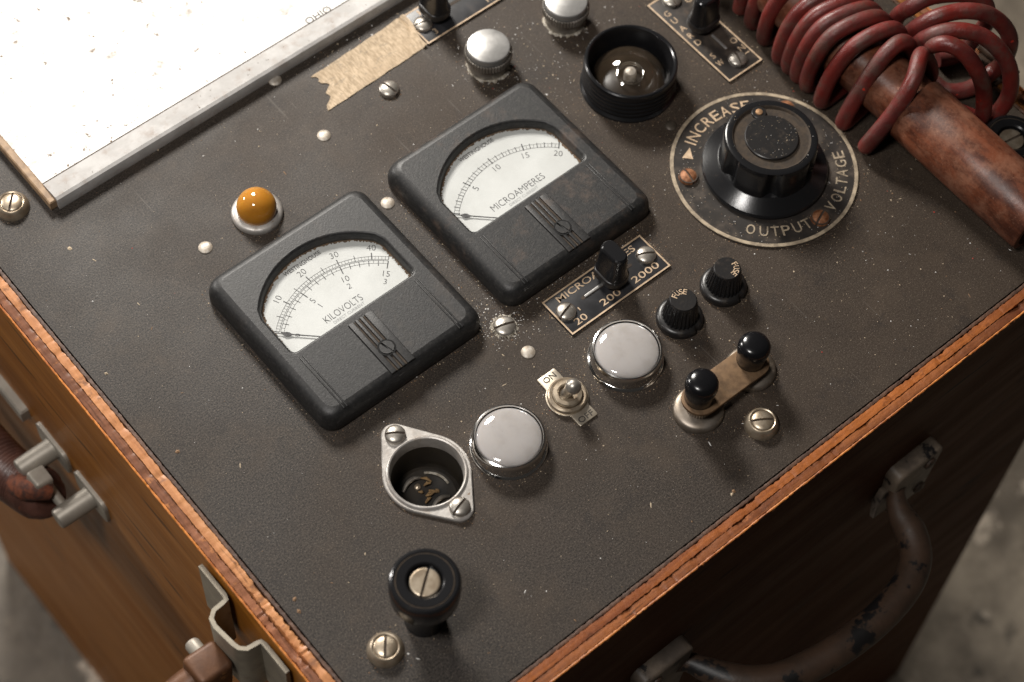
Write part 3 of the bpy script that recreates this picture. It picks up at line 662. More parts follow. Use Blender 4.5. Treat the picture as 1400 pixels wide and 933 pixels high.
# ------------------------------------------------------------------ aluminium thumb caps
for x, y, lab in ((155.7, 94.2, 'knurled aluminium cap beside the microamperes meter'), (196.4, 92.6, 'knurled aluminium cap between the lamp cup and the kilovolt switch')):
    e = empty('aluminium_cap', (x, y, 0), root); tag(e, lab)
    b = B(); b.lathe([(8.4, 0), (8.3, 6.0), (8.6, 6.2)], 48); b.build('base', M['steel'], e, (x, y, 0))
    b = B(); b.lathe([(8.6, 6.0), (9.7, 6.4), (9.8, 7.0), (9.8, 9.6), (9.4, 10.0)], 96, mod=lambda a, r, z: 1 + (0.022 * (1 if int(round(a / (2 * PI) * 96)) % 2 else -1) if r > 9 else 0)); b.build('knurl', M['steel'], e, (x, y, 0), smooth=20)
    b = B(); b.lathe([(9.1, 9.6), (9.0, 12.2), (8.7, 12.7), (8.2, 12.9), (0, 12.9)], 56); b.build('top', M['alu'], e, (x, y, 0), smooth=25)
    crumb_ring(x, y, 8.4, 'white_residue', int(x), 1.6)

# ------------------------------------------------------------------ cup with the domed bulb
x, y = 194.9, 50.4
e = empty('lamp_cup', (x, y, 0), root); tag(e, 'black ribbed cup with a domed glass bulb inside')
b = B(); pr = [(20.0, 0), (20.0, 1.0), (19.4, 1.6), (19.0, 2.0)]
z = 2.0
for k in range(4): pr += [(19.1, z + 0.3), (19.35, z + 1.0), (19.35, z + 1.8), (19.0, z + 2.3), (18.9, z + 2.5)]; z += 2.5
pr += [(19.2, 12.4), (19.3, 14.6), (19.1, 15.4), (18.6, 15.8), (18.0, 15.8), (17.5, 15.3), (17.2, 13.5), (16.6, 1.0), (0, 0.8)]
b.lathe(pr, 72); b.build('shroud', M['black'], e, (x, y, 0), smooth=28)
b = B(); b.lathe([(16.4, 1.0)] + [(15.9 * math.cos(math.radians(t)), 1.2 + 13.6 * math.sin(math.radians(t))) for t in range(3, 90, 6)] + [(0, 14.8)], 56); b.build('bulb', M['bulb_glass'], e, (x, y, 0), smooth=60)
b = B(); b.lathe([(15.0, 1.0)] + [(14.2 * math.cos(math.radians(t)), 1.0 + 4.5 * math.sin(math.radians(t))) for t in range(10, 80, 10)] + [(6.0, 4.0), (0, 3.5)], 48); b.build('reflector', M['dark_reflector'] if 'dark_reflector' in M else mat('dark_reflector', (0.012, 0.009, 0.007), 0.3, var=((0.03, 0.02, 0.013), 60)), e, (x, y, 0))
b = B(); b.lathe([(2.6, 4.0), (2.7, 8.6), (2.2, 9.6), (1.1, 10.1), (0, 10.2)], 24); b.build('electrode', M['rivet'], e, (x, y - 0.5, 0))
for r, z in ((5.4, 7.4), (5.3, 8.8)):
    b = B(); b.tube([(r * math.cos(2 * PI * i / 40), r * math.sin(2 * PI * i / 40), z) for i in range(41)], 0.22, 8); b.build('wire_ring', M['brass_wire'] if 'brass_wire' in M else M['chrome'], e, (x, y - 0.5, 0))

# ------------------------------------------------------------------ big output knob and its plate
KX, KY = 209.9, -16.0
b = B(); b.lathe([(38.2, 0), (38.3, 0.3), (38.1, 0.75), (0, 0.8)], 128); dp = b.build('dial_plate', M['plate_dusty'], root, (KX, KY, 0)); tag(dp, 'round black plate lettered increase output voltage')
b = B(); b.loft([[(r * math.cos(2 * PI * i / 128), r * math.sin(2 * PI * i / 128), z) for i in range(128)] for r, z in ((36.7, 0.8), (36.75, 0.95), (38.15, 0.95), (38.25, 0.7))]); b.build('border_ring', M['tan_faded'], dp, (KX, KY, 0))
def arc_text(word, rad, h, inward, m, bold=0.0):
    b = B()
    for ch, a in word:
        wch = {'I': 0.14, 'N': 0.80, 'W': 1.1}.get(ch, 0.74) * h
        text_into(b, ch, rad * math.cos(math.radians(a)), rad * math.sin(math.radians(a)), 0, h, wch, (a + 90) if inward else (a - 90), bold)
    return b.build('lettering', m, dp, (KX, KY, 0.93), smooth=0)
arc_text(list(zip('INCREASE', (118.9, 112.3, 103.2, 94.2, 86.0, 77.6, 68.8, 60.8))), 31.6, 5.0, False, M['tan_print'], 0.006)
arc_text(list(zip('OUTPUT', (-143.4, -133.6, -125.2, -117.0, -108.2, -100.0))), 30.9, 4.7, True, M['tan_faded'], 0.004)
arc_text(list(zip('VOLTAGE', (-75.2, -66.0, -57.6, -50.6, -43.0, -34.4, -26.6))), 31.6, 4.7, True, M['tan_faded'], 0.004)
b = B(); a = math.radians(129.0)
tri = [(31.2, -0.105), (33.4, 0.075), (28.9, 0.075)]
b.add([(r * math.cos(a + t), r * math.sin(a + t), 0) for r, t in tri], [(0, 1, 2)]); b.build('arrow_mark', M['tan_print'], dp, (KX, KY, 0.93), smooth=0)
for ang, r in ((150.2, 31.6), (-89.0, 32.0), (30.2, 31.8)):
    b = B(); slotted_head(b, 3.9, 2.4, 0.4, 0.9, 0.9, 20 + ang); b.build('plate_screw', [M['rust'], M['slot']], dp, (KX + r * math.cos(math.radians(ang)), KY + r * math.sin(math.radians(ang)), 0.8))
kn = empty('output_knob', (KX, KY, 0.8), root); tag(kn, 'large fluted black control knob with a brass dot')
b = B(); b.lathe([(25.6, 0.8), (25.7, 1.6), (25.2, 2.4), (19.8, 5.4), (19.3, 5.8), (18.5, 6.0), (0, 6.0)], 96); b.build('skirt', M['black'], kn, (KX, KY, 0.8), smooth=25)
def flute(a, r, z):
    d = min(abs(((a - math.radians(52 + 60 * k) + PI) % (2 * PI)) - PI) for k in range(6))
    w = 0.24
    return 1 - (0.14 * (0.5 + 0.5 * math.cos(PI * d / w)) if d < w and r > 15 and z < 20.4 else 0)
b = B(); b.lathe([(19.3, 5.9), (19.1, 8), (18.9, 18.6), (18.75, 20.0), (18.3, 20.8), (17.6, 21.1), (15.6, 21.0)], 216, mod=flute); b.build('grip', M['black'], kn, (KX, KY, 0.8), smooth=30)
b = B(); b.lathe([(15.7, 21.05), (15.3, 20.8), (14.9, 20.0), (10.8, 20.0), (10.6, 20.3)], 80); b.build('groove_dust', M['brown_dust'], kn, (KX, KY, 0.8))
b = B(); b.lathe([(10.8, 19.8), (10.75, 20.9), (10.4, 21.15), (0, 21.2)], 80); b.build('cap_disc', M['black_dusty'], kn, (KX, KY, 0.8), smooth=25)
dx, dy = 214.3 - KX, -4.0 - KY
b = B(); b.lathe([(3.0, 19.8), (3.0, 20.9), (2.7, 21.15), (0, 21.2)], 32); b.build('dot_boss', M['black_dusty'], kn, (KX + dx, KY + dy, 0.8), smooth=25)
b = B(); b.lathe([(1.5, 21.1), (1.4, 21.5), (0, 21.65)], 24); b.build('brass_dot', M['brass'], kn, (KX + dx, KY + dy, 0.8), smooth=25)

# ------------------------------------------------------------------ lever switches on lettered plates
def bar_plate(x0, x1, y0, y1, parent_label):
    cx, cy = (x0 + x1) / 2, (y0 + y1) / 2; w, h = x1 - x0, y1 - y0
    b = B(); b.prism([(-w / 2, -h / 2), (w / 2, -h / 2), (w / 2, h / 2), (-w / 2, h / 2)], 0, 0.9, 0.12)
    p = b.build('switch_plate', M['plate_dusty'] if 'guard' in parent_label else M['plate'], root, (cx, cy, 0)); tag(p, parent_label)
    b = B()
    o = [(-w / 2 + 0.1, -h / 2 + 0.1), (w / 2 - 0.1, -h / 2 + 0.1), (w / 2 - 0.1, h / 2 - 0.1), (-w / 2 + 0.1, h / 2 - 0.1)]; i_ = inset(o, 0.65)
    b.loft([[(x, y, 0.86) for x, y in o], [(x, y, 0.98) for x, y in o], [(x, y, 0.98) for x, y in i_], [(x, y, 0.86) for x, y in i_]]); b.build('border', M['tan_print'], p, (cx, cy, 0), smooth=0)
    return p
def lever(p, x, y, rot, slot0, slot1, m=None, slide=None):
    m = m or M['black']
    Rm = Matrix.Rotation(rot, 4, 'Z')
    b = B(); b.prism(rrect(slot1 - slot0, 1.5, 0.7), 0, 0.06); b.xf(Rm); off = Rm @ Vector(((slot0 + slot1) / 2, 0, 0)); b.build('slot', M['slot'], p, (x + off.x, y + off.y, 0.92), smooth=0)
    if slide is not None:
        off2 = Rm @ Vector((slide, 0, 0))
        b = B(); b.prism(rrect(9.6, 1.1, 0.5), 0, 0.4, 0.15); b.xf(Rm); b.build('slide_spring', M['alu'], p, (x + off2.x, y + off2.y, 0.99))
    b = B(); b.prism(rrect(7, 7, 1.5), 0.9, 4.4); b.xf(Rm)
    b.build('lever_stem', m, p, (x, y, 0))
    b = B()
    fl = rrect(11.4, 13.8, 4.8, 6)
    b.prism(fl, 4.2, 7.6, 0.9); b.xf(Rm); b.build('lever_flange', M['black_dusty'], p, (x, y, 0), smooth=40)
    b = B()
    rings = []
    for z_, w_, l_, r_ in ((7.4, 9.6, 13.4, 3.8), (8.6, 8.8, 12.9, 3.7), (12, 7.9, 12.6, 3.5), (18.4, 7.1, 12.2, 3.3), (19.6, 6.8, 11.9, 3.2), (20.4, 6.2, 11.3, 2.9), (20.8, 5.2, 10.3, 2.5)):
        rings.append([(x_, y_, z_) for x_, y_ in rrect(w_, l_, r_, 8)])
    b.loft(rings, True, True); b.xf(Rm); b.build('lever_grip', m, p, (x, y, 0), smooth=32)
def plate_screw(p, x, y, a, r=4.0):
    b = B(); slotted_head(b, r, 2.1, 0.5, 0.9, 0.9, a); b.build('plate_screw', [M['steel'], M['slot']], p, (x, y, 0.9))
pu = bar_plate(97.7, 148.7, -27.4, -8.8, 'black switch plate lettered microamperes below the microamperes meter')
lever(pu, 126.0, -17.2, 0, -15.0, 11.0, None, -8.6)
plate_screw(pu, 102.4, -18.0, SA(762, 434, 777, 416)); plate_screw(pu, 144.0, -17.8, SA(871, 347, 893, 344))
text('lettering', 'MICROAMPERES', 123.0, -11.9, 0.99, 2.9, pu, M['tan_print'], w=39.5, bold=0.004)
text('lettering', '20', 104.9, -23.9, 0.99, 3.0, pu, M['tan_print'], w=5.6, bold=0.004)
text('lettering', '200', 120.3, -23.6, 0.99, 3.0, pu, M['tan_print'], w=9.6, bold=0.004)
text('lettering', '2000', 138.6, -23.5, 0.99, 3.0, pu, M['tan_print'], w=13.2, bold=0.004)
b = B(); b.box(-0.25, 0.25, -0.8, 0.8, 0, 0.03); b.build('tick_mark', M['tan_print'], pu, (107.4, -20.0, 0.97), smooth=0)
pk = bar_plate(142.6, 193.6, 117.3, 135.9, 'black switch plate beside the masking tape')
lever(pk, 154.6, 128.2, 0, -4, 24, None, None)
plate_screw(pk, 147.3, 126.8, SA(570, 36, 586, 32)); plate_screw(pk, 189.0, 126.8, 50)
text('lettering', 'KILOVOLTS', 168, 133.0, 0.99, 2.9, pk, M['tan_print'], w=37, bold=0.004)
text('lettering', '3', 149.3, 121.0, 0.99, 3.0, pk, M['tan_print'], bold=0.004)
text('lettering', '15', 178.3, 121.0, 0.99, 3.0, pk, M['tan_print'], bold=0.004)
pg = bar_plate(228.6, 247.6, 24.7, 76.4, 'black switch plate lettered guard beside the red cable coil')
lever(pg, 239.5, 53.5, -PI / 2, -11, 16, None, 10.6)
plate_screw(pg, 238.8, 72.0, SA(913, 0, 918, 8)); plate_screw(pg, 239.2, 31.2, SA(1007, 80, 1015, 94))
b = B()
for ch, yy in zip('GUARDSW', (67.6, 63.0, 57.8, 53.0, 48.3, 39.1, 34.5)): text_into(b, ch, 232.3 - 238.1, yy - 50.5, 0, 2.9, 3.2 if ch == 'W' else None, 0)
b.build('lettering', M['tan_print'], pg, (238.1, 50.5, 0.99), smooth=0)
b = B()
for ch, yy in zip('ONOFF', (39.7, 34.8, 68.0, 63.0, 58.0)): text_into(b, ch, 244.8 - 238.1, yy - 50.5, 0, 2.9)
b.build('lettering', M['tan_print'], pg, (238.1, 50.5, 0.99), smooth=0)
b = B(); b.box(-1.4, 1.4, -0.22, 0.22, 0, 0.03); b.build('tick_mark', M['tan_print'], pg, (244.8, 31.5, 0.97), smooth=0)

# ------------------------------------------------------------------ fuse holders
for x, y, h, flip, lab in ((135.2, -47.3, 14.5, 0, 'fuse holder cap beside the milky lens'), (158.3, -47.2, 14.0, 1, 'fuse holder cap between the other fuse and the large knob')):
    e = empty('fuse_holder', (x, y, 0), root); tag(e, lab)
    b = B(); b.lathe([(9.2, 0), (9.3, 1.0), (9.1, 2.2), (8.4, 3.0), (7.4, 3.3), (0, 3.3)], 64, mod=lambda a, r, z: 1 - (0.12 if r > 8 and 4.75 < a < 4.95 else 0)); b.build('base', M['black_dusty'], e, (x, y, 0))
    b = B(); nr = 52
    b.lathe([(6.9, 3.2), (6.8, 3.8), (5.5, h - 1.0), (5.2, h - 0.4)], nr * 4, mod=lambda a, r, z: 1 + 0.035 * math.copysign(min(1, abs(math.sin(a * nr / 2)) * 2.5), math.sin(a * nr / 2)) * (1 if z < h - 1.5 else 0.2)); b.build('ribbed_grip', M['black'], e, (x, y, 0), smooth=25)
    b = B(); b.lathe([(5.3, h - 1.2), (5.25, h - 0.35), (4.95, h), (0, h)], 48); cap = b.build('cap', M['black_dusty'], e, (x, y, 0), smooth=25)
    b = B()
    for ch, da in zip('FUSE', (40, 13.5, -13.5, -40)):
        a0 = 78 if not flip else -46
        a = a0 + (da if True else -da)
        text_into(b, ch, 3.5 * math.cos(math.radians(a)), 3.5 * math.sin(math.radians(a)), 0, 2.3, 1.45, a - 90, 0.006)
    b.build('lettering', M['tan_print'], e, (x, y, h + 0.05), smooth=0)

# ------------------------------------------------------------------ toggle switch
x, y = 78.6, -46.6
e = empty('toggle_switch', (x, y, 0), root); tag(e, 'nickel toggle switch on an on off plate')
strip = [(-4.4, -12.7), (4.4, -12.7), (4.4, 12.7), (-4.4, 12.7)]
ol = hull(circle(8.3, 60)) ; disc = circle(8.2, 72)
def union_outline():
    pts = []
    for i in range(720):
        a = 2 * PI * i / 720; c, s = math.cos(a), math.sin(a)
        rr = min(4.35 / abs(c) if abs(c) > 1e-6 else 99, 12.7 / abs(s) if abs(s) > 1e-6 else 99)
        # rounded tab corners
        X, Y = rr * c, rr * s
        pts.append((max(8.2, rr) * c, max(8.2, rr) * s))
    return pts[::4]
b = B(); b.prism(union_outline(), 0, 0.8, 0.15); b.build('legend_plate', M['nickel_plate'] if 'nickel_plate' in M else mat('legend_nickel', (0.62, 0.55, 0.45), 0.4, metal=0.9, var=((0.5, 0.43, 0.34), 200), dust=((0.24, 0.19, 0.13), 220, 0.55, 0.6)), e, (x, y, 0), smooth=30)
text('lettering', 'ON', x, y + 10.4, 0.86, 2.5, e, M['stamp'], w=5.6, bold=0.012)
text('lettering', 'OFF', x, y - 10.7, 0.86, 2.5, e, M['stamp'], w=6.8, bold=0.012)
b = B(); b.lathe([(7.7, 0.8), (7.75, 1.5), (7.5, 2.6), (6.9, 3.0), (6.0, 2.9), (5.9, 2.6)], 56); b.build('dress_nut', M['nickel'], e, (x, y, 0), smooth=28)
b = B(); b.lathe([(5.8, 1.0), (5.8, 3.6), (5.4, 4.1), (4.0, 4.2), (3.5, 3.8), (3.3, 2.2), (0, 2.0)], 48); b.build('bushing', M['nickel'], e, (x, y, 0), smooth=28)
tip = Vector((0.2, -2.2, 11.6)); bs = Vector((-0.2, 0.8, 2.2))
b = B(); pts = [bs.lerp(tip, t) for t in (0, 0.3, 0.6, 0.75, 0.85)]
b.tube(pts, lambda t: 1.9 + 0.7 * t, 20); d = (tip - bs).normalized(); q = d.to_track_quat('Z', 'Y').to_matrix().to_4x4()
sp = B(); sp.lathe([(2.2, -2.6)] + [(3.05 * math.cos(math.radians(t)), 3.05 * math.sin(math.radians(t))) for t in range(-40, 90, 10)] + [(0, 3.05)], 28); sp.xf(Matrix.Translation(tip) @ q); b.add(sp.v, sp.f)
b.build('bat_lever', M['steel'], e, (x, y, 0), smooth=50)

# ------------------------------------------------------------------ power socket
e = empty('power_socket', (SX, SY, 0), root); tag(e, 'recessed round socket in a pale diamond flange')
ol = hull(circle(16.4, 72) + circle(5.1, 30, 0.3, 19.6) + circle(5.1, 30, 0.3, -18.8))
ol = [p for p in ol]
inner = circle(13.9, 72)
b = B()
o_in = inset(ol, 0.35)
b.loft([[(p[0], p[1], 0) for p in ol], [(p[0], p[1], 1.1) for p in ol], [(p[0], p[1], 1.45) for p in o_in]])
lip = circle(15.4, 72)
fill_between(b, o_in, [lip], 1.45)
b.loft([[(x_, y_, 1.45) for x_, y_ in lip], [(x_, y_, 2.1) for x_, y_ in circle(15.0, 72)], [(x_, y_, 2.35) for x_, y_ in circle(14.5, 72)], [(x_, y_, 2.1) for x_, y_ in circle(14.0, 72)], [(x_, y_, 1.0) for x_, y_ in circle(13.7, 72)], [(x_, y_, -4) for x_, y_ in circle(13.5, 72)]])
b.build('flange', M['alu_cast'], e, (SX, SY, 0), smooth=35)
b = B(); b.lathe([(13.6, -2), (13.4, -19), (13.0, -20)], 64); b.build('shell', M['well_side'], e, (SX, SY, 0))
b = B(); b.lathe([(13.3, -21), (13.2, -19.5), (11.6, -19.0), (11.3, -18.2), (0, -18)], 48); b.build('insert', M['well'], e, (SX, SY, 0))
for (px, py, r_) in ((-1.5, 7.6, 1.0), (2.2, -5.2, 1.0)):
    b = B(); b.tube(catmull([(px - 4.6, py - 0.8, 0), (px - 1.5, py + 0.5, 1.2), (px + 1.5, py + 0.6, 1.4), (px + 4.2, py - 0.4, 0.4)], 6), lambda t: 0.55 + 0.35 * math.sin(PI * t), 8); b.build('contact_spring', M['steel'], e, (SX, SY, -17.6))
    b = B(); b.lathe([(1.3, 0), (1.2, 0.8), (0.6, 1.2), (0, 1.3)], 16); b.build('contact_pin', M['nickel'], e, (SX + px + 1.0, SY + py - 2.6, -18))
rnd = random.Random(4)
b = B()
for k in range(9):
    p0 = Vector((rnd.uniform(-1, 5), rnd.uniform(-2.5, 4), rnd.uniform(0.2, 1.4))); d = Vector((rnd.uniform(-4, 1.5), rnd.uniform(-1, 4), rnd.uniform(-0.2, 0.8)))
    b.tube([p0, p0 + d * 0.5 + Vector((rnd.uniform(-.5, .5), rnd.uniform(-.5, .5), 0.3)), p0 + d], lambda t: 0.7 * math.sin(PI * (0.15 + 0.7 * t)), 6)
b.build('tan_debris', M['tan_fluff'], e, (SX, SY, -17.4))
b = B(); b.tube([(8.6 * math.cos(math.radians(t)), 8.6 * math.sin(math.radians(t)), 0) for t in range(-10, 66, 4)], 0.5, 8); b.build('crumb_line', M['crumb'], e, (SX + 1.0, SY + 0.5, -17.6))
for yy, a in ((19.4, SA(530, 594, 552, 593)), (-18.6, SA(622, 705, 634, 690))):
    b = B(); slotted_head(b, 3.9, 2.5, 0.9, 0.9, 1.0, a); b.build('flange_screw', [M['steel_green'] if 'steel_green' in M else M['steel'], M['slot']], e, (SX + 0.4, SY + yy, 1.45))

# ------------------------------------------------------------------ shorting link with two posts
e = empty('shorting_link', (127, -81.5, 0), root); tag(e, 'copper link strap bridging two black capped posts')
for (x, y, zt) in ((113.6, -81.6, 24.0), (141.2, -81.0, 20.8)):
    b = B(); b.lathe([(9.9, 0), (10.0, 0.6), (9.6, 2.0), (8.8, 2.7), (7.0, 3.0), (4.5, 3.0)], 56); b.build('washer', M['washer'], e, (x, y, 0))
    zl = 8.6 if x < 120 else 6.0
    b = B(); b.lathe([(4.6, 2.6), (5.1, 3.2), (5.1, zl - 0.3), (4.4, zl)], 64, mod=lambda a, r, z: 1 + (0.03 if int(round(a / (2 * PI) * 64)) % 2 else -0.03)); b.build('knurled_collar', M['washer'], e, (x, y, 0), smooth=20)
    h0 = zl + 1.3; H = zt - h0
    xo, yo = (-0.6, 0.6)
    b = B(); b.lathe([(5.3, h0), (5.6, h0 + 0.5), (5.75, h0 + H * 0.35), (6.0, h0 + H * 0.52), (6.3, h0 + H * 0.66), (6.15, h0 + H * 0.80), (5.5, h0 + H * 0.90), (4.2, h0 + H * 0.965), (2.2, h0 + H * 0.995), (0, h0 + H)], 48); b.build('black_cap', M['black_gloss'], e, (x + xo, y + yo, 0), smooth=60)
ol = hull(circle(6.9, 40, -14.1, 0) + circle(6.9, 40, 13.6, 0.5))
b = B(); b.prism(ol, 0, 1.4, 0.3); b.v = [(x_, y_, z_ + (8.6 + (6.0 - 8.6) * (x_ + 14.1) / 27.7)) for x_, y_, z_ in b.v]
b.build('link_strap', M['copper_link'], e, (127, -81.6, 0), smooth=35)

# ------------------------------------------------------------------ binding posts
def binding_post(x, y, h, R, lab, ang):
    e = empty('binding_post', (x, y, 0), root); tag(e, lab)
    k = R / 12.6; zc = h - 13 if h > 20 else 1.0
    b = B()
    if h > 20: pr = [(7.4, 0), (7.2, 1.0), (7.0, zc - 6), (8.6, zc - 1.5), (11.6, zc + 0.6), (12.3, zc + 2.0)]
    else: pr = [(11.8, 0), (12.3, 1.0)]
    pr += [(12.6, h - 5), (12.55, h - 1.6), (12.1, h - 0.5), (11.3, h), (10.5, h), (10.35, h - 0.45), (9.9, h - 0.45), (9.75, h), (6.9, h - 0.1), (6.3, h - 0.6), (6.2, h - 3.5), (0, h - 3.5)]
    b.lathe([(r * k, z) for r, z in pr], 72); b.build('post_body', M['black'], e, (x, y, 0), smooth=30)
    b = B(); b.lathe([(10.4 * k, h - 0.4), (10.2 * k, h - 0.12), (9.95 * k, h - 0.12), (9.8 * k, h - 0.4)], 64); b.build('ring_line', M['brown_dust'], e, (x, y, 0))
    b = B(); slotted_head(b, 5.3 * k, 2.2, 1.6, 0.95, 1.2, ang, flat=True); b.build('post_screw', [M['nickel'], M['slot']], e, (x, y, h - 3.5))
binding_post(-18.7, -82.7, 33.0, 12.6, 'tall black round terminal post in the panel corner near the latch', SA(586.7, 777, 576.4, 813.6))
binding_post(292.6, -72.5, 12.5, 11.9, 'low black round terminal beside the brown tube', SA(1377, 203, 1400, 192))

# ------------------------------------------------------------------ iron handle on the front wall
e = empty('iron_handle', (128, Y0, -80), root); tag(e, 'chipped black iron pull handle on the dark front wall')
for sgn, x0, x1 in ((1, 184.5, 211.5), (-1, 45, 72)):
    cx = (x0 + x1) / 2
    b = B()
    ft = [(x_ * (1.0 if y_ > 0 else 0.8), y_) for x_, y_ in rrect(27, 36, 4, 5)]
    b.prism(ft, 0, 7.0, 1.6)
    b.xf(Matrix.Translation((cx, Y0, -81)) @ Matrix.Rotation(PI / 2, 4, 'X'))
    b.v = [(vx - 128, vy - Y0 , vz + 80) for vx, vy, vz in b.v]
    b.build('foot_plate', M['iron_lit'], e, (128, Y0, -80), smooth=40)
    for zz in (-70, -92):
        b = B(); slotted_head(b, 3.0, 1.6, 0.3, 0.8, 0.7, 30); b.xf(Matrix.Rotation(PI / 2, 4, 'X')); b.build('foot_screw', [M['iron'], M['slot']], e, (cx + sgn * 6, Y0 - 7.0, zz))
pts = [(194, -132.5, -78), (187.5, -136.0, -79), (183.5, -142.5, -80.5), (181.0, -151.5, -81.5), (175.0, -160.5, -82), (163.0, -167.0, -82), (145.0, -170.0, -81.5), (126.0, -170.0, -81), (108.0, -167.5, -80.5), (92.0, -162.5, -80), (80.5, -153.5, -79.5), (74.5, -143.5, -79), (70.0, -136.0, -78.5), (62.0, -132.5, -78)]
path = [(p.x - 128, p.y - Y0, p.z + 80) for p in catmull(pts, 7)]
b = B(); b.tube(path, lambda t: 3.0 + 3.6 * min(1, math.sin(PI * t) * 1.55) ** 1.5, 20); b.build('grip_bar', M['iron'], e, (128, Y0, -80), smooth=60)
for x0, sg in ((183.0, -1), (73.0, 1)):
    b = B(); b.add([(0, 0, 4), (sg * 3, -1.0, -3.5), (sg * 6.5, -3.5, -7.5), (sg * -5, -2.5, -9.5), (-sg * 6, -0.5, 2), (0, -3.4, 4), (sg * 3, -4.2, -3.5), (sg * 6.5, -6.2, -7.5), (sg * -5, -6.0, -9.5), (-sg * 6, -4, 2)], [(0, 1, 2, 3, 4), (9, 8, 7, 6, 5), (0, 5, 6, 1), (1, 6, 7, 2), (2, 7, 8, 3), (3, 8, 9, 4), (4, 9, 5, 0)])
    b.build('foot_lip', M['iron_lit'], e, (x0, Y0 - 0.3, -81), bevel=0.5)

# ------------------------------------------------------------------ leather handle on the left wall
e = empty('leather_handle', (X0, 120, -100), root); tag(e, 'worn brown leather carrying handle held by two nickel lugs')
for yy, zz in ((108.3, -98.5), (80.2, -100.5)):
    b = B(); b.prism(rrect(23, 16, 3.5, 5), 0, 1.8, 0.5); b.xf(Matrix.Translation((X0, yy, zz)) @ Matrix.Rotation(-PI / 2, 4, 'Y') @ Matrix.Rotation(PI / 2, 4, 'Z'))
    b.v = [(vx - X0, vy - yy, vz - zz) for vx, vy, vz in b.v]
    b.build('lug_plate', M['peg'], e, (X0, yy, zz), smooth=35)
    b = B(); b.lathe([(5.3, 0.5), (4.9, 2.5), (4.7, 17.2), (4.4, 18.0), (3.8, 18.4), (0, 18.5)], 32); b.xf(Matrix.Rotation(-PI / 2, 4, 'Y')); b.build('lug', M['peg'], e, (X0, yy, zz), smooth=30)
b = B(); b.tube([(0, 104, -1.5), (0, 84, -2.5)], 2.2, 14); b.v = [(vx, vy - 94, vz) for vx, vy, vz in b.v]; b.build('cross_pin', M['peg'], e, (X0 - 12.5, 94, -99))
hp = [(X0 - 14.5, 93.0, -105.5), (X0 - 15.5, 97.5, -108.5), (X0 - 17.5, 106, -111), (X0 - 20, 118, -112.5), (X0 - 21.5, 135, -112.5), (X0 - 22.0, 160, -112), (X0 - 22, 200, -112), (X0 - 20, 230, -110)]
pth = catmull(hp, 40)
b = B(); b.tube([(p.x - X0, p.y - 120, p.z + 100) for p in pth], lambda t: 6.2 + 5.2 * min(1.0, t * 5.5) ** 0.7 + 0.22 * math.sin(t * 330), 24); b.build('grip', M['leather'], e, (X0, 120, -100), smooth=60)
b = B(); b.tube([(p.x - X0, p.y - 120, p.z + 100) for p in catmull([(X0 - 13.5, 92.0, -97.5), (X0 - 17.5, 94.5, -95.5), (X0 - 20.0, 99.5, -99.5), (X0 - 21.0, 106, -105)], 6)], lambda t: 4.2 + 1.8 * t, 10); b.build('leather_loop', M['leather_raw'], e, (X0, 120, -100), smooth=50)
b = B(); b.prism(rrect(9, 9, 1.6, 4), 0, 7.5, 1.2); b.xf(Matrix.Rotation(-PI / 2.3, 4, 'Y')); b.build('end_ferrule', M['peg'], e, (X0 - 11.5, 96.5, -95), smooth=35)
b = B(); b.box(0, 5, 0, 130, -4, 4, 0.8)
b.build('backing_rail', M['peg'], e, (X0 - 4.0, 128, -98), smooth=30)

# ------------------------------------------------------------------ latch on the left wall
e = empty('latch', (X0, -40, -20), root); tag(e, 'bent steel latch keeper with a rusty lever on the left wall')
def hat(off):
    return [(-14.5, -1.2), (-29.5, -1.2), (-31.8, -2.0), (-32.3, -4.2), (-32.6, -8.2), (-34.2, -10.2), (-36.5, -10.6), (-46.0, -9.6), (-48.6, -9.2), (-50.2, -7.6), (-50.6, -4.0), (-51.2, -1.8), (-53.5, -1.2), (-67.0, -1.2)]
prof = hat(0); th = 1.7
outer = [(y, x) for y, x in prof]
innr = []
for i, (y, x) in enumerate(prof):
    a = prof[max(i - 1, 0)]; c = prof[min(i + 1, len(prof) - 1)]
    d = Vector((c[0] - a[0], c[1] - a[1])).normalized(); nn = Vector((-d.y, d.x))
    if nn.y > 0: pass
    innr.append((y + nn.x * th, x + nn.y * th))
rings = []
zs = (-40, -24, -6.5, -4.4)
for z_ in zs:
    ring = [(x, y + 40, z_ + 20 + (1.3 * math.sin(PI * max(0, min(1, (-y - 33) / 16))) * -1.6 if z_ > -10 and -49 < y < -33 else 0)) for y, x in outer] + [(x, y + 40, z_ + 20 + (1.3 * math.sin(PI * max(0, min(1, (-y - 33) / 16))) * -1.6 if z_ > -10 and -49 < y < -33 else 0)) for y, x in reversed(innr)]
    rings.append(ring)
b = B(); b.loft(rings, True, True); b.build('keeper', M['latch'], e, (X0, -40, -20), smooth=45)
for yy in (-22, -59):
    b = B(); slotted_head(b, 2.6, 1.3, 0.3, 0.7, 0.6, 60); b.xf(Matrix.Rotation(-PI / 2, 4, 'Y')); b.build('keeper_screw', [M['latch'], M['slot']], e, (X0 - 1.2, yy, -20))
b = B(); b.prism(rrect(14.5, 13.5, 2.6, 5), -8, 7, 2.0); b.xf(Matrix.Rotation(0.10, 4, 'Y')); b.build('lever_block', M['rusty_lever'], e, (-85.0, -40.3, -27.0), smooth=40)
b = B(); b.tube(catmull([(3, 0, 0), (-4, 0.6, -0.5), (-11, 1.5, -4), (-17, 2.5, -12), (-20, 3.0, -24), (-20, 3.0, -40)], 6), lambda t: 6.2 - 1.2 * t, 16); b.build('lever_arm', M['rusty_lever'], e, (-90.0, -40.3, -28.5), smooth=60)
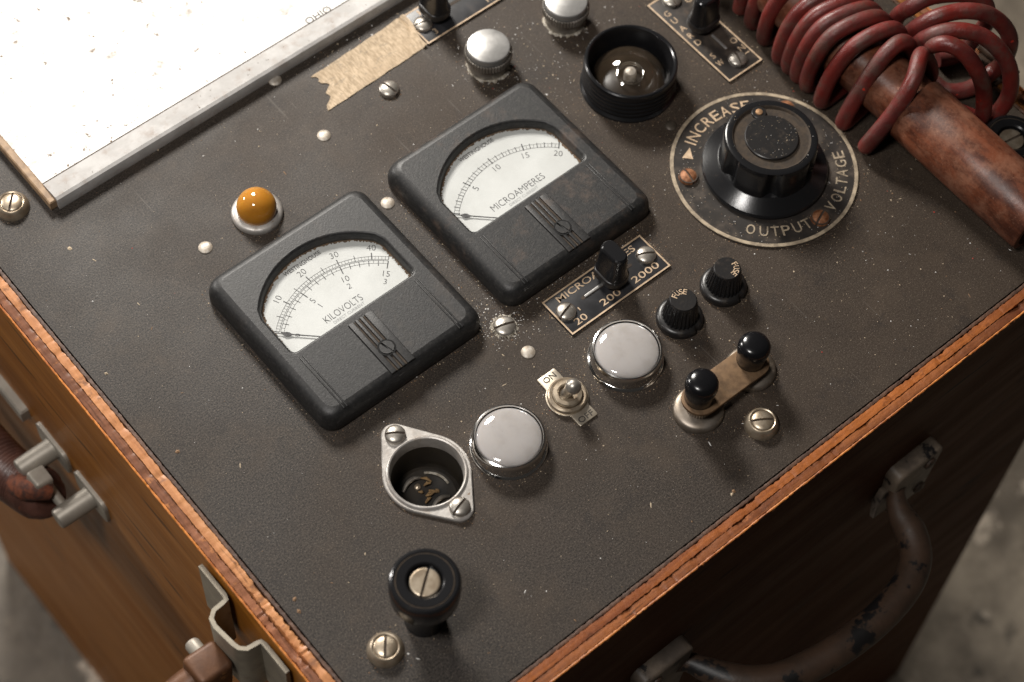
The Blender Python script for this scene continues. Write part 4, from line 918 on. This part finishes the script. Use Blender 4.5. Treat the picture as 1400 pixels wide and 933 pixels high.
b = B(); b.lathe([(3.0, 0), (3.0, 4.6), (2.4, 5.6), (0, 5.9)], 20); b.xf(Matrix.Rotation(-PI / 2, 4, 'X')); b.build('lever_pin', M['peg'], e, (-84.2, -34.5, -24.0), smooth=40)
b = B(); b.tube([(0, 0, 0), (9, 0, 0)], 2.2, 12); b.build('lever_stem', M['latch'], e, (-80.0, -41.5, -30), smooth=40)

# ================================================================== things lying on the panel
# masking tape
b = B(); nu, nv = 46, 14; rnd = random.Random(9); vv = []; ff = []
A, Bq, Cq, D = Vector((94.0, 134.2)), Vector((144.6, 136.4)), Vector((142.9, 117.5)), Vector((89.2, 116.0))
for i in range(nu + 1):
    for j in range(nv + 1):
        v_ = j / nv; u_ = i / nu
        notch = 6.0 * max(0, math.sin(PI * min(1, v_ * 1.12))) ** 0.8 * (0.75 + 0.25 * math.sin(v_ * 19)) + (rnd.random() - 0.5) * 0.5
        if v_ > 0.86: notch = 0.5 * rnd.random()
        L0 = A.lerp(D, v_); R0_ = Bq.lerp(Cq, v_) + Vector((0.8 * math.sin(v_ * 6.0) - 0.6, 0))
        p = L0.lerp(R0_, u_)
        k = max(0, 1 - u_ * 3.0); p.x += notch * k
        z_ = 0.28 + 0.10 * math.sin(u_ * 34 + v_ * 3) * math.sin(v_ * 9 + u_ * 5) + rnd.random() * 0.07 + (1.05 if u_ > 0.965 else 0) + (0.5 if 0.9 < u_ < 0.95 and v_ < 0.45 else 0)
        p.y += (0.10 * math.sin(u_ * 23) + (rnd.random() - 0.5) * 0.15 if j in (0, nv) else 0)
        vv.append((p.x - 117, p.y - 126, z_))
for i in range(nu):
    for j in range(nv):
        a = i * (nv + 1) + j; ff.append((a, a + 1, a + nv + 2, a + nv + 1))
# a closed sheet: bottom copy plus rim
n0 = len(vv); vv += [(x, y, 0.03 if i < (nu - 1) * (nv + 1) else 1.0) for i, (x, y, z) in enumerate(vv)]
ff += [tuple(n0 + q for q in reversed(f)) for f in ff[:]]
rim = [j for j in range(nv + 1)] + [i * (nv + 1) + nv for i in range(1, nu + 1)] + [nu * (nv + 1) + j for j in range(nv - 1, -1, -1)] + [i * (nv + 1) for i in range(nu - 1, 0, -1)]
for k in range(len(rim)): ff.append((rim[k], rim[(k + 1) % len(rim)], n0 + rim[(k + 1) % len(rim)], n0 + rim[k]))
b.add(vv, ff)
tag(b.build('masking_tape', M['tape'], None, (117, 126, 0), smooth=60), 'torn tan strip of masking tape stuck on the panel below the white card', 'tape')

# brown tube: thin shaft with a thicker end
AX0, AX1 = Vector((262.6, 110, 27.5)), Vector((268.9, -108.5, 14.6))
ax = (AX1 - AX0).normalized(); LEN = (AX1 - AX0).length
def axp(y): return AX0 + (AX1 - AX0) * ((y - AX0.y) / (AX1.y - AX0.y))
qz = ax.to_track_quat('Z', 'Y').to_matrix().to_4x4()
rodc = empty('insulating_rod', (265.5, 0, 0)); tag(rodc, 'reddish brown insulating rod lying beside the large knob inside the red cable coil', 'probe rod')
ls = (axp(-39.5) - AX0).length
b = B(); b.lathe([(0, 0), (12.6, 0.2), (12.7, 4), (12.7, ls + 4)], 64); b.xf(Matrix.Translation(AX0 - Vector((265.5, 0, 0))) @ qz); b.build('shaft', M['tube'], rodc, (265.5, 0, 0), smooth=40)
b = B(); b.lathe([(12.6, ls), (13.7, ls + 0.1), (14.1, ls + 0.7), (14.15, LEN - 1.2), (13.8, LEN - 0.3), (13.0, LEN), (11.4, LEN), (11.2, LEN - 8), (0, LEN - 8)], 72); b.xf(Matrix.Translation(AX0 - Vector((265.5, 0, 0))) @ qz); b.build('grip_sleeve', M['tube'], rodc, (265.5, 0, 0), smooth=35)

# red cable: a coil round the rod, then loose loops behind it
CR = 3.4
def turn_pts(L, m1, m2, Tp):
    out = [P(*L, 5.0), P(*m1, 24.5), P(*m2, 37.5), P(*Tp, 38.5)]
    return out
turns = [((1012, 12), None), ((1028, 28), None), ((1045, 51), None), ((1066, 78), None), ((1079, 91), None), ((1091, 103), None),
         ((1104, 116), ((1115, 79), (1144, 44), (1198, 24))), ((1123, 138), ((1142, 94), (1174, 59), (1221, 40))),
         ((1153, 167), ((1181, 116), (1211, 74), (1236, 58))), ((1184, 200), ((1223, 153), (1248, 111), (1260, 75)))]
path = []
for k, (L, rest) in enumerate(turns):
    if rest is None:
        dx, dy = L[0] - 1104, L[1] - 116
        rest = ((1115 + dx, 79 + dy), (1144 + dx, 44 + dy), (1198 + dx * 0.93, 24 + dy * 0.93))
    q = turn_pts(L, *rest)
    yb = q[3].y
    path += q
    nxt = P(*turns[k + 1][0], 5.0) if k + 1 < len(turns) else None
    a = axp(yb - 1)
    path.append(Vector((a.x + 16.8, yb - 1.5, a.z + 1)))
    path.append(Vector((a.x + 11.0, yb - 1.0 if nxt is None else (yb + nxt.y) / 2, 5.2)))
    if nxt is not None: path.append(Vector((a.x - 5.0, nxt.y * 0.8 + yb * 0.2, 3.6)))
z4 = lambda u, v: (1100 + u / 4.057, v / 4.057)
arcs = [[(668, 290, 27), (720, 250, 41), (810, 250, 45), (900, 310, 42), (970, 420, 33), (995, 530, 21), (975, 660, 8)],
        [(612, 275, 26), (700, 200, 42), (850, 170, 46), (1000, 210, 44), (1110, 320, 36), (1145, 440, 25), (1120, 560, 14), (1030, 650, 5)],
        [(562, 225, 26), (680, 120, 43), (850, 65, 47), (1000, 75, 46), (1100, 140, 38), (1140, 230, 28), (1110, 330, 14), (1040, 400, 6), (920, 490, 4.2), (790, 505, 4.2), (690, 445, 4.5)],
        [(500, 130, 26), (600, 35, 42), (720, -20, 46), (900, -30, 46), (1000, 20, 40), (1010, 120, 28), (960, 190, 14), (860, 300, 5), (740, 330, 4)]]
path.append(Vector((276.5, -34, 9)))
for k, ar in enumerate(arcs):
    path += [P(*z4(u, v), h) for u, v, h in ar]
    if k < len(arcs) - 1:
        e_ = path[-1]; path.append(Vector((e_.x - 6, e_.y + 7, 4.0))); path.append(Vector((277.5, -32 + 5 * k, 14)))
sm = catmull(path, 9)
rnd = random.Random(2)
b = B(); b.tube([(p.x - 270, p.y + 15, p.z) for p in sm], CR, 18)
tag(b.build('red_cable', M['red'], None, (270, -15, 0), smooth=60), 'dusty red rubber cable coiled round the brown rod with loose loops beside it', 'cable')

# dust and crumbs on the panel
rnd = random.Random(12)
b = B()
RV = ((80.4, 107.2), (11.6, 92.7), (80.3, 65.2), (79.9, -22.2), (81.6, 142.1))
def speck(x, y, s, mi, z=0.04, elong=1.0):
    if any(math.hypot(x - a, y - c) < 5 for a, c in RV): return
    a = rnd.uniform(0, PI); k = rnd.randint(4, 6); b.cur = mi; pts = []
    c, q = math.cos(a), math.sin(a)
    for i in range(k):
        t = 2 * PI * i / k; rx = s * elong * rnd.uniform(0.6, 1.1) * math.cos(t); ry = s * rnd.uniform(0.6, 1.1) * math.sin(t)
        pts.append((x + rx * c - ry * q, y + rx * q + ry * c, z))
    top = (x, y, z + s * 0.6)
    b.add(pts + [top], [(i, (i + 1) % k, k) for i in range(k)])
def pick():
    r = rnd.random(); return 0 if r < 0.52 else (1 if r < 0.74 else (3 if r < 0.985 else 2))
def inside_sock(x, y): return math.hypot(x - SX, y - SY) < 14.2
for _ in range(2600):
    x, y = rnd.uniform(PX0 + 2, PX1 - 2), rnd.uniform(PY0 + 2, 150)
    if rnd.random() > 0.35 + 0.65 * min(1, max(0, (x + 40) / 200)): continue
    if inside_sock(x, y): continue
    speck(x, y, min(0.5, 0.09 + rnd.expovariate(14)), pick())
for cx, cy, sg, n in ((80, -8, 5.5, 260), (76, 2, 5, 150), (155.7, 92, 11, 170), (196.4, 90, 10, 120), (160, 72, 9, 110), (126, -6, 8, 60), (145, -14, 6, 60), (78, -47, 11, 90), (135, -50, 11, 70), (166, 100, 9, 90), (170, 60, 9, 80), (128, 135, 10, 90), (105, 140, 8, 60), (236, 20, 10, 90), (212, -60, 22, 130)):
    for _ in range(n):
        x, y = rnd.gauss(cx, sg), rnd.gauss(cy, sg)
        if inside_sock(x, y) or not (PX0 + 1 < x < PX1 - 1 and PY0 + 1 < y < PY1 - 1): continue
        speck(x, y, min(0.45, 0.1 + rnd.expovariate(12)), 1 if (cx, cy) in ((80, -8), (76, 2), (155.7, 92), (196.4, 90)) and rnd.random() < 0.55 else pick())
for _ in range(70):
    x, y = rnd.uniform(PX0 + 2, PX1 - 2), rnd.uniform(PY0 + 2, 140)
    if not inside_sock(x, y): speck(x, y, rnd.uniform(0.15, 0.28), rnd.choice((0, 0, 1, 3)), 0.05, rnd.uniform(3, 6))
for px, py in ((145, 511), (403, 820), (409, 836), (243, 618), (1003, 672), (1001, 676), (95, 340), (1310, 0)):
    if px < 1300:
        w = P(px, py, 0); speck(w.x, w.y, 0.9, rnd.choice((0, 1, 3)), 0.05, 1.3)
def halo(outline, n, spread, pal):
    m_ = len(outline)
    for _ in range(n):
        i = rnd.randrange(m_); t = rnd.random(); a, c = outline[i], outline[(i + 1) % m_]
        ex, ey = c[0] - a[0], c[1] - a[1]; l_ = math.hypot(ex, ey) or 1
        d = rnd.expovariate(1 / spread) + 0.15
        x, y = a[0] + ex * t + ey / l_ * d, a[1] + ey * t - ex / l_ * d
        if inside_sock(x, y) or not (PX0 + 1 < x < PX1 - 1 and PY0 + 1 < y < PY1 - 1): continue
        speck(x, y, min(0.34, 0.07 + rnd.expovariate(16)), rnd.choice(pal))
def rect(x0, x1, y0, y1, k=20):
    return [(x0 + (x1 - x0) * i / k, y0) for i in range(k)] + [(x1, y0 + (y1 - y0) * i / k) for i in range(k)] + [(x1 - (x1 - x0) * i / k, y1) for i in range(k)] + [(x0, y1 - (y1 - y0) * i / k) for i in range(k)]
TB = (0, 0, 3, 3, 3)
halo(rect(-1.5, 74.1, -4.2, 76.0), 700, 1.6, TB); halo(rect(85.5, 161.1, -4.2, 76.0), 900, 1.8, TB + (1,))
halo(rect(97.7, 148.7, -27.4, -8.8), 300, 1.4, TB); halo(rect(228.6, 247.6, 24.7, 76.4), 260, 1.5, TB); halo(rect(142.6, 193.6, 117.3, 135.9), 160, 1.4, TB)
halo(circle(38.3, 80, KX, KY), 420, 1.8, TB); halo(circle(20, 60, 194.9, 50.4), 420, 2.2, TB)
for cx_, cy_, r_, n_ in ((135.2, -47.3, 9.2, 150), (158.3, -47.2, 9.2, 150), (113.6, -81.6, 10, 140), (141.2, -81, 10, 120), (107, -47.7, 14.7, 180), (48.4, -48.3, 14.7, 130), (36.9, 93.2, 10.3, 110), (-18.7, -82.7, 7.4, 80), (128.1, -101, 6.7, 80), (-36.5, 155, 6.7, 60), (-37, -83.6, 6.7, 70), (115.3, 109.2, 4.3, 60), (155.7, 94.2, 8.4, 120), (196.4, 92.6, 8.4, 120), (78.6, -46.6, 10, 150)):
    halo(circle(r_, 50, cx_, cy_), n_, 1.5, TB)
halo([(p_[0] + SX, p_[1] + SY) for p_ in hull(circle(16.4, 72) + circle(5.1, 30, 0.3, 19.6) + circle(5.1, 30, 0.3, -18.8))], 160, 1.3, TB)
# dust on the knob and plates
for _ in range(170):
    a, r = rnd.uniform(0, 2 * PI), 17 * math.sqrt(rnd.random()); z_ = 21.98 + 0.04 if r < 10.4 or r > 15.9 else None
    if z_: speck(KX + r * math.cos(a), KY + r * math.sin(a), rnd.uniform(0.06, 0.2), rnd.choice((0, 0, 1)), z_)
for _ in range(420):
    a, r = rnd.uniform(0, 2 * PI), rnd.uniform(26, 38); speck(KX + r * math.cos(a), KY + r * math.sin(a), rnd.uniform(0.07, 0.24), rnd.choice((0, 0, 3, 1)), 0.97)
o = b.build('dust', [M['speck_tan'], M['speck_white'], M['speck_red'], M['speck_brown']], None, (0, 0, 0), smooth=0)
tag(o, 'scattered pale dust specks and crumbs on the black control panel', 'dust', kind='stuff')
